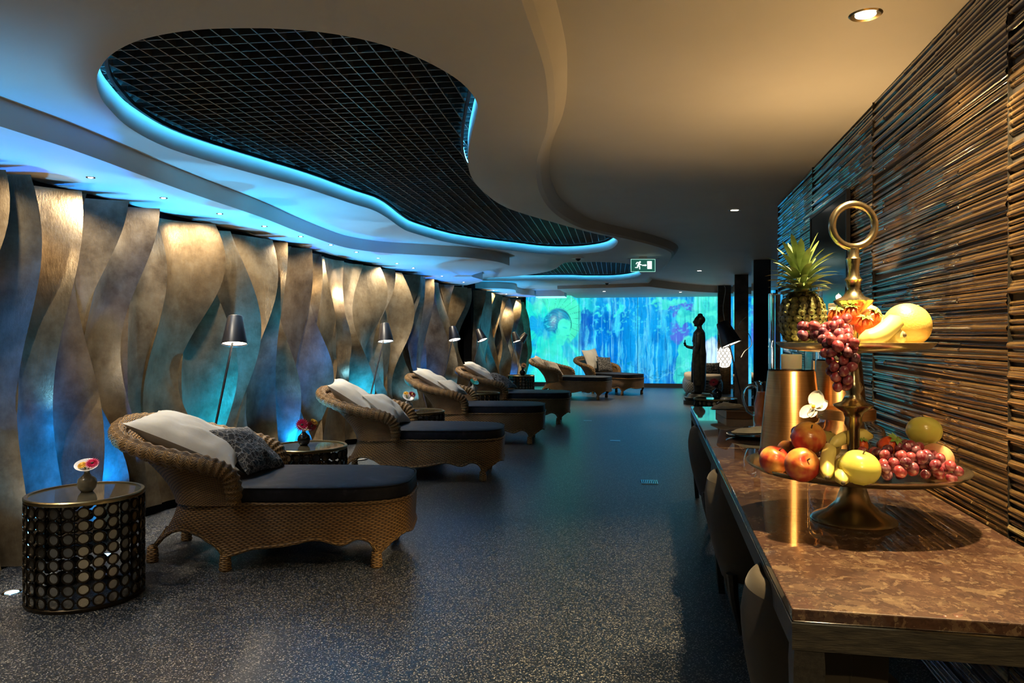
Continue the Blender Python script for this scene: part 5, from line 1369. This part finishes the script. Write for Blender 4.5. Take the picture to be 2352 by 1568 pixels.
bunch('large heap of red grapes at the front right of the lower plate', 86, s_pile, 8, [(0.70, 2.33, LP + 0.10), (0.69, 2.28, LP + 0.05), (0.66, 2.24, LP + 0.03)], 0.98, 0.0255)
bunch('bunch of dark purple grapes behind the top nectarine on the lower plate', 30, lambda rn: (rn.uniform(0.445, 0.52), rn.uniform(2.46, 2.60), LP + 0.02 + rn.uniform(0, 0.095)), 13, [(0.49, 2.53, LP + 0.12), (0.48, 2.52, LP + 0.05)], 0.95)
bunch('few red grapes at the left rim of the lower plate behind the nectarine', 9, lambda rn: (rn.uniform(0.335, 0.40), rn.uniform(2.36, 2.52), LP + 0.020 + rn.uniform(0, 0.022)), 17, [(0.38, 2.46, LP + 0.04), (0.36, 2.42, LP + 0.02)], 0.95)

# pineapple
pn = thing('pineapple', 'whole pineapple with spiky crown standing on the upper plate', 'pineapple', (0.452, 2.425, UP_ + 0.002)); pn.rotation_euler = (0, R(-2), 0)
g = NG('pineapple_rind'); geo = g.n('NewGeometry'); v = g.coord('Object'); n_ = g.noise(v, 70, 4)
sz = g.n('SeparateXYZ', {0: v}).outputs[0]
c = g.ramp(g.math('ADD', g.math('MULTIPLY', sz, 115.0), g.math('MULTIPLY', n_, 0.8)), [(0.32, (0.014, 0.015, 0.004)), (0.68, (0.070, 0.082, 0.014)), (1.0, (0.22, 0.22, 0.07))])
g.bsdf(color=c, rough=0.45); M['eye'] = g.m
PR, PH = 0.070, 0.176
def prad(z): t = (z - PH / 2) / (PH / 2); return PR * max(0.0, 1 - abs(t) ** 2.6) ** 0.5
MB().lathe([(0.0, 0.0)] + [(prad(PH * k / 16) * 0.95, PH * k / 16) for k in range(1, 16)] + [(0.0, PH)], 28).build('body', simple('pineapple_gap', (0.045, 0.040, 0.010), 0.7), pn)
em = MB(); ev = []
for (r_, h) in ((0.0146, -0.001), (0.0128, 0.0030), (0.0060, 0.0036)):
    for k in range(6): a = 2 * PI * k / 6; ev.append((h, r_ * math.cos(a), r_ * 0.94 * math.sin(a)))
ev.append((0.0068, 0, 0.003))
ef = [(j * 6 + k, j * 6 + (k + 1) % 6, j * 6 + 6 + (k + 1) % 6, j * 6 + 6 + k) for j in range(2) for k in range(6)] + [(12 + k, 12 + (k + 1) % 6, 18) for k in range(6)]
em.add(ev, ef); eme = em.mesh('eye', smooth=False); eme.materials.append(M['eye'])
rows = 9
for j in range(rows):
    z = 0.014 + (PH - 0.026) * j / (rows - 1); r_ = prad(z); nn = max(6, int(round(2 * PI * r_ / 0.0275)))
    sl = (prad(z + 0.004) - prad(z - 0.004)) / 0.008
    for k in range(nn):
        a = 2 * PI * (k + 0.5 * (j % 2)) / nn
        link('eye', eme, pn, (r_ * 0.95 * math.cos(a), r_ * 0.95 * math.sin(a), z), (0, math.atan(sl) * 1.0, a))
M['crown_leaf'] = varied('pineapple_leaf', (0.085, 0.145, 0.03), (0.25, 0.31, 0.12), 12, 0.45, stretch=(1, 1, 3))
def leaf_mesh(L, wd, bend, seed):
    mb = MB(); n_ = 7
    vs_, fs = [], []
    for i in range(n_ + 1):
        t = i / n_; w_ = wd * (0.75 + 0.6 * t - 0.1) * (1 - t) ** 0.55 if t < 1 else 0
        ang = bend * t; x = L * (math.sin(ang) / max(bend, 1e-3) if bend > 0.01 else 0); z = L * (t if bend < 0.01 else math.sin(ang * 0.999) / bend * math.cos(ang / 2) ** 0 if False else t - 0.25 * bend * t * t)
        x = L * (0.12 * t + 0.38 * bend * t * t)
        for s_ in (-1, 0, 1): vs_.append((x + (0.0 if s_ else 0.22 * w_), s_ * w_, z))
    for i in range(n_):
        for s_ in range(2): fs.append((i * 3 + s_, i * 3 + s_ + 1, i * 3 + 4 + s_, i * 3 + 3 + s_))
    mb.add(vs_, fs)
    me = mb.mesh('leaf', angle=180); me.materials.append(M['crown_leaf']); return me
rn = random.Random(4)
for ring, (nn, z, r0, tilt, L, wd, bend) in enumerate(((12, PH - 0.006, 0.028, 64, 0.060, 0.014, 0.7), (12, PH + 0.008, 0.029, 60, 0.078, 0.014, 0.75), (12, PH + 0.024, 0.028, 56, 0.092, 0.015, 0.8), (11, PH + 0.040, 0.026, 48, 0.098, 0.015, 0.8), (8, PH + 0.052, 0.021, 32, 0.098, 0.015, 0.6), (6, PH + 0.060, 0.014, 18, 0.105, 0.016, 0.45), (3, PH + 0.064, 0.007, 8, 0.118, 0.015, 0.3))):
    me = leaf_mesh(L, wd, bend, ring)
    for k in range(nn):
        a = 2 * PI * (k + 0.5 * (ring % 2)) / nn + rn.uniform(-0.12, 0.12)
        o = link('leaf', me, pn, (r0 * math.cos(a), r0 * math.sin(a), z)); s = rn.uniform(0.85, 1.15); o.scale = (s, s, s)
        o.rotation_euler = (0, R(tilt + rn.uniform(-9, 9)), a)
MB().tube([(0, 0, PH - 0.01), (0, 0, PH + 0.065)], lambda t: 0.026 - 0.018 * t, 12).build('crown_core', M['crown_leaf'], pn)

# ------------------------------------------------------------------ copper candle stands with glass hurricanes
def hurricane(label, x, y, h, r0, r1, gh, ch, lit):
    root = thing('candle_lantern', label, 'candle lantern', (x, y, TZ + 0.0005))
    MB().lathe([(0.0, 0.0), (r0, 0.0), (r0, 0.004), (r0 * 0.97 + r1 * 0.03, h * 0.06), ((r0 + r1) / 2, h * 0.52), (r1, h - 0.004), (r1 - 0.004, h), (0.0, h)], 64).build('copper_base', M['copper'], root, angle=50)
    gr = r1 * 0.97
    MB().lathe([(gr - 0.004, h + 0.006), (gr, h + 0.001), (gr, h + gh), (gr - 0.004, h + gh), (gr - 0.004, h + 0.006), (0.0, h + 0.006)], 48).build('glass_cylinder', M['glass'], root, angle=50)
    MB().lathe([(0.0, h + 0.007), (0.044, h + 0.007), (0.045, h + ch - 0.003), (0.041, h + ch), (0.02, h + ch - 0.003), (0.0, h + ch - 0.004)], 32).build('candle', M['wax'], root, angle=50)
    if lit:
        MB().lathe([(0.0, 0.0), (0.0055, 0.008), (0.0062, 0.016), (0.004, 0.028), (0.0, 0.044)], 14, (0, 0, h + ch + 0.004)).build('flame', M['flame'], root, angle=180)
        light('candle_light', 'POINT', (x, y, TZ + h + ch + 0.03), 27.0, (1.0, 0.62, 0.26), shadow_soft_size=0.012)
    MB().tube([(0, 0, h + ch - 0.005), (0.001, 0, h + ch + 0.008)], 0.0012, 5).build('wick', M['black'], root)
    return root
hurricane('tapered copper candle stand with tall glass cylinder and short ivory candle', 0.600, 3.50, 0.415, 0.140, 0.101, 0.345, 0.072, False)
hurricane('copper candle stand by the wall with a tall burning candle, behind the other', 0.835, 3.66, 0.455, 0.138, 0.098, 0.345, 0.265, True)

# storage jar with copper band
jr = thing('glass_jar', 'squat clear glass jar with copper rim and glass lid behind the fruit stand', 'jar', (0.735, 3.10, TZ + 0.0005)); jr.scale = (1.05, 1.05, 1.16)
MB().lathe([(0.0, 0.0), (0.120, 0.0), (0.132, 0.010), (0.134, 0.03), (0.134, 0.165), (0.126, 0.185), (0.098, 0.198), (0.094, 0.210), (0.090, 0.210), (0.094, 0.195), (0.122, 0.180), (0.130, 0.163), (0.130, 0.03), (0.118, 0.008), (0.0, 0.008)], 48).build('body', M['glass'], jr, angle=60)
MB().lathe([(0.094, 0.211), (0.102, 0.212), (0.102, 0.243), (0.098, 0.246), (0.092, 0.246), (0.090, 0.228), (0.0, 0.226)], 48).build('copper_lid', M['copper'], jr, angle=50)
# orchid bloom leaning on the jar
oc = thing('orchid_bloom', 'single white orchid bloom on a short stem leaning by the jar', 'orchid', (0.600, 3.02, TZ + 0.295))
M['orchid'] = simple('orchid_petal', (0.80, 0.78, 0.72), 0.5, sss=0.15, sssr=(0.01, 0.01, 0.008), ssss=0.3)
def opet(name, d, w_, L, cup, n_dir):
    d = Vector(d).normalized(); N = Vector(n_dir).normalized(); t = d.cross(N).normalized(); mb = MB()
    def fn(u, v):
        s = 2 * u - 1; ww = w_ * math.sin(PI * min(1, 0.08 + 0.92 * v)) ** 0.6
        return d * L * v + t * s * ww + N * (cup * L * (v * v) + 0.25 * w_ * s * s)
    mb.grid(8, 8, fn); o = mb.build(name, M['orchid'], oc, angle=180); return o
nrm = (-0.35, -0.85, 0.35)
opet('petal', (0.35, 0.0, 1.0), 0.030, 0.066, 0.1, nrm); opet('petal', (1.0, 0.1, 0.35), 0.026, 0.058, 0.2, nrm); opet('petal', (-0.75, 0.1, -0.55), 0.024, 0.064, -0.1, nrm); opet('petal', (0.75, 0.2, -0.45), 0.020, 0.05, 0.2, nrm); opet('petal', (-0.2, 0.0, -1.0), 0.018, 0.045, 0.3, nrm)
opet('lip', (-0.7, -0.4, 0.25), 0.010, 0.028, 0.4, (0, -1, 0.3))
MB().ell((-0.004, -0.012, 0.004), (0.007, 0.007, 0.008), 10, 8).build('column', M['yellow_petal'], oc)
MB().tube(spline([(0, 0.004, 0), (0.02, 0.02, -0.03), (0.05, 0.045, -0.035), (0.07, 0.055, -0.018)], 5), 0.002, 6).build('stem', M['grape_stem'], oc)

# juice jug
jg = thing('juice_jug', 'clear glass jug of orange juice with a looped handle on the far table', 'jug', (0.665, 4.72, TZ + 0.0005))
MB().lathe([(0.0, 0.0), (0.068, 0.0), (0.074, 0.008), (0.078, 0.06), (0.072, 0.16), (0.060, 0.225), (0.062, 0.27), (0.072, 0.292), (0.068, 0.292), (0.058, 0.268), (0.056, 0.225), (0.068, 0.16), (0.074, 0.06), (0.070, 0.014), (0.0, 0.012)], 40).build('body', M['glass'], jg, angle=60)
MB().lathe([(0.0, 0.0135), (0.0665, 0.0155), (0.072, 0.06), (0.066, 0.16), (0.0545, 0.222), (0.0545, 0.228), (0.0, 0.228)], 36).build('juice', M['juice'], jg, angle=60)
MB().tube(spline([(-0.058, -0.01, 0.255), (-0.10, -0.02, 0.268), (-0.135, -0.028, 0.235), (-0.138, -0.028, 0.18), (-0.118, -0.024, 0.12), (-0.076, -0.014, 0.085)], 8), 0.010, 10).build('handle', M['glass'], jg, angle=180)

# trays and plates
ty = thing('serving_tray', 'brown wooden serving tray at the far end of the second table', 'tray', (0.60, 5.50, TZ + 0.0005), R(6))
MB().box((-0.14, -0.20, 0.0), (0.14, 0.20, 0.012)).build('board', M['tray_wood'], ty, smooth=False)
for lo, hi in (((-0.14, -0.20, 0.012), (-0.128, 0.20, 0.05)), ((0.128, -0.20, 0.012), (0.14, 0.20, 0.05)), ((-0.128, -0.20, 0.012), (0.128, -0.188, 0.05)), ((-0.128, 0.188, 0.012), (0.128, 0.20, 0.05))): MB().box(lo, hi).build('rim_board', M['tray_wood'], ty, smooth=False)
def cloth(label, loc, sx, sy, seed, lift):
    mb = MB(); mb.grid(24, 18, lambda u, v: (sx * (u - 0.5) * (1 - 0.25 * abs(2 * v - 1) ** 2), sy * (v - 0.5) * (1 - 0.5 * abs(2 * u - 1) ** 2.5), 0.008 + lift * (0.5 + 0.5 * noise.noise(Vector((u * 3 + seed, v * 4, seed)))) * (1 - (2 * u - 1) ** 2) * (1 - (2 * v - 1) ** 4) + 0.012 * u))
    mb.grid(24, 18, lambda u, v: (sx * (u - 0.5) * (1 - 0.25 * abs(2 * v - 1) ** 2), sy * (v - 0.5) * (1 - 0.5 * abs(2 * u - 1) ** 2.5), 0.001 + 0.012 * u * (1 - u)), flip=True)
    return tag(mb.build('linen_napkin', M['napkin'], angle=180), label, 'napkin', None)
c1_ = cloth('crumpled grey napkin lying over the corner of the wooden tray', None, 0.26, 0.16, 2, 0.05); c1_.location = (0.50, 5.42, TZ + 0.051); c1_.rotation_euler = (0, 0, R(25))
pt = thing('black_plate', 'round black plate on the far table in front of the jug', 'plate', (0.545, 4.34, TZ + 0.0005))
MB().lathe([(0.0, 0.0), (0.10, 0.0), (0.15, 0.016), (0.152, 0.020), (0.148, 0.020), (0.098, 0.006), (0.0, 0.006)], 40).build('dish', M['black_gloss'], pt, angle=60)
c2_ = cloth('folded grey-green napkin resting on the round black plate', None, 0.27, 0.17, 5, 0.035); c2_.location = (0.55, 4.34, TZ + 0.022); c2_.rotation_euler = (0, 0, R(12))
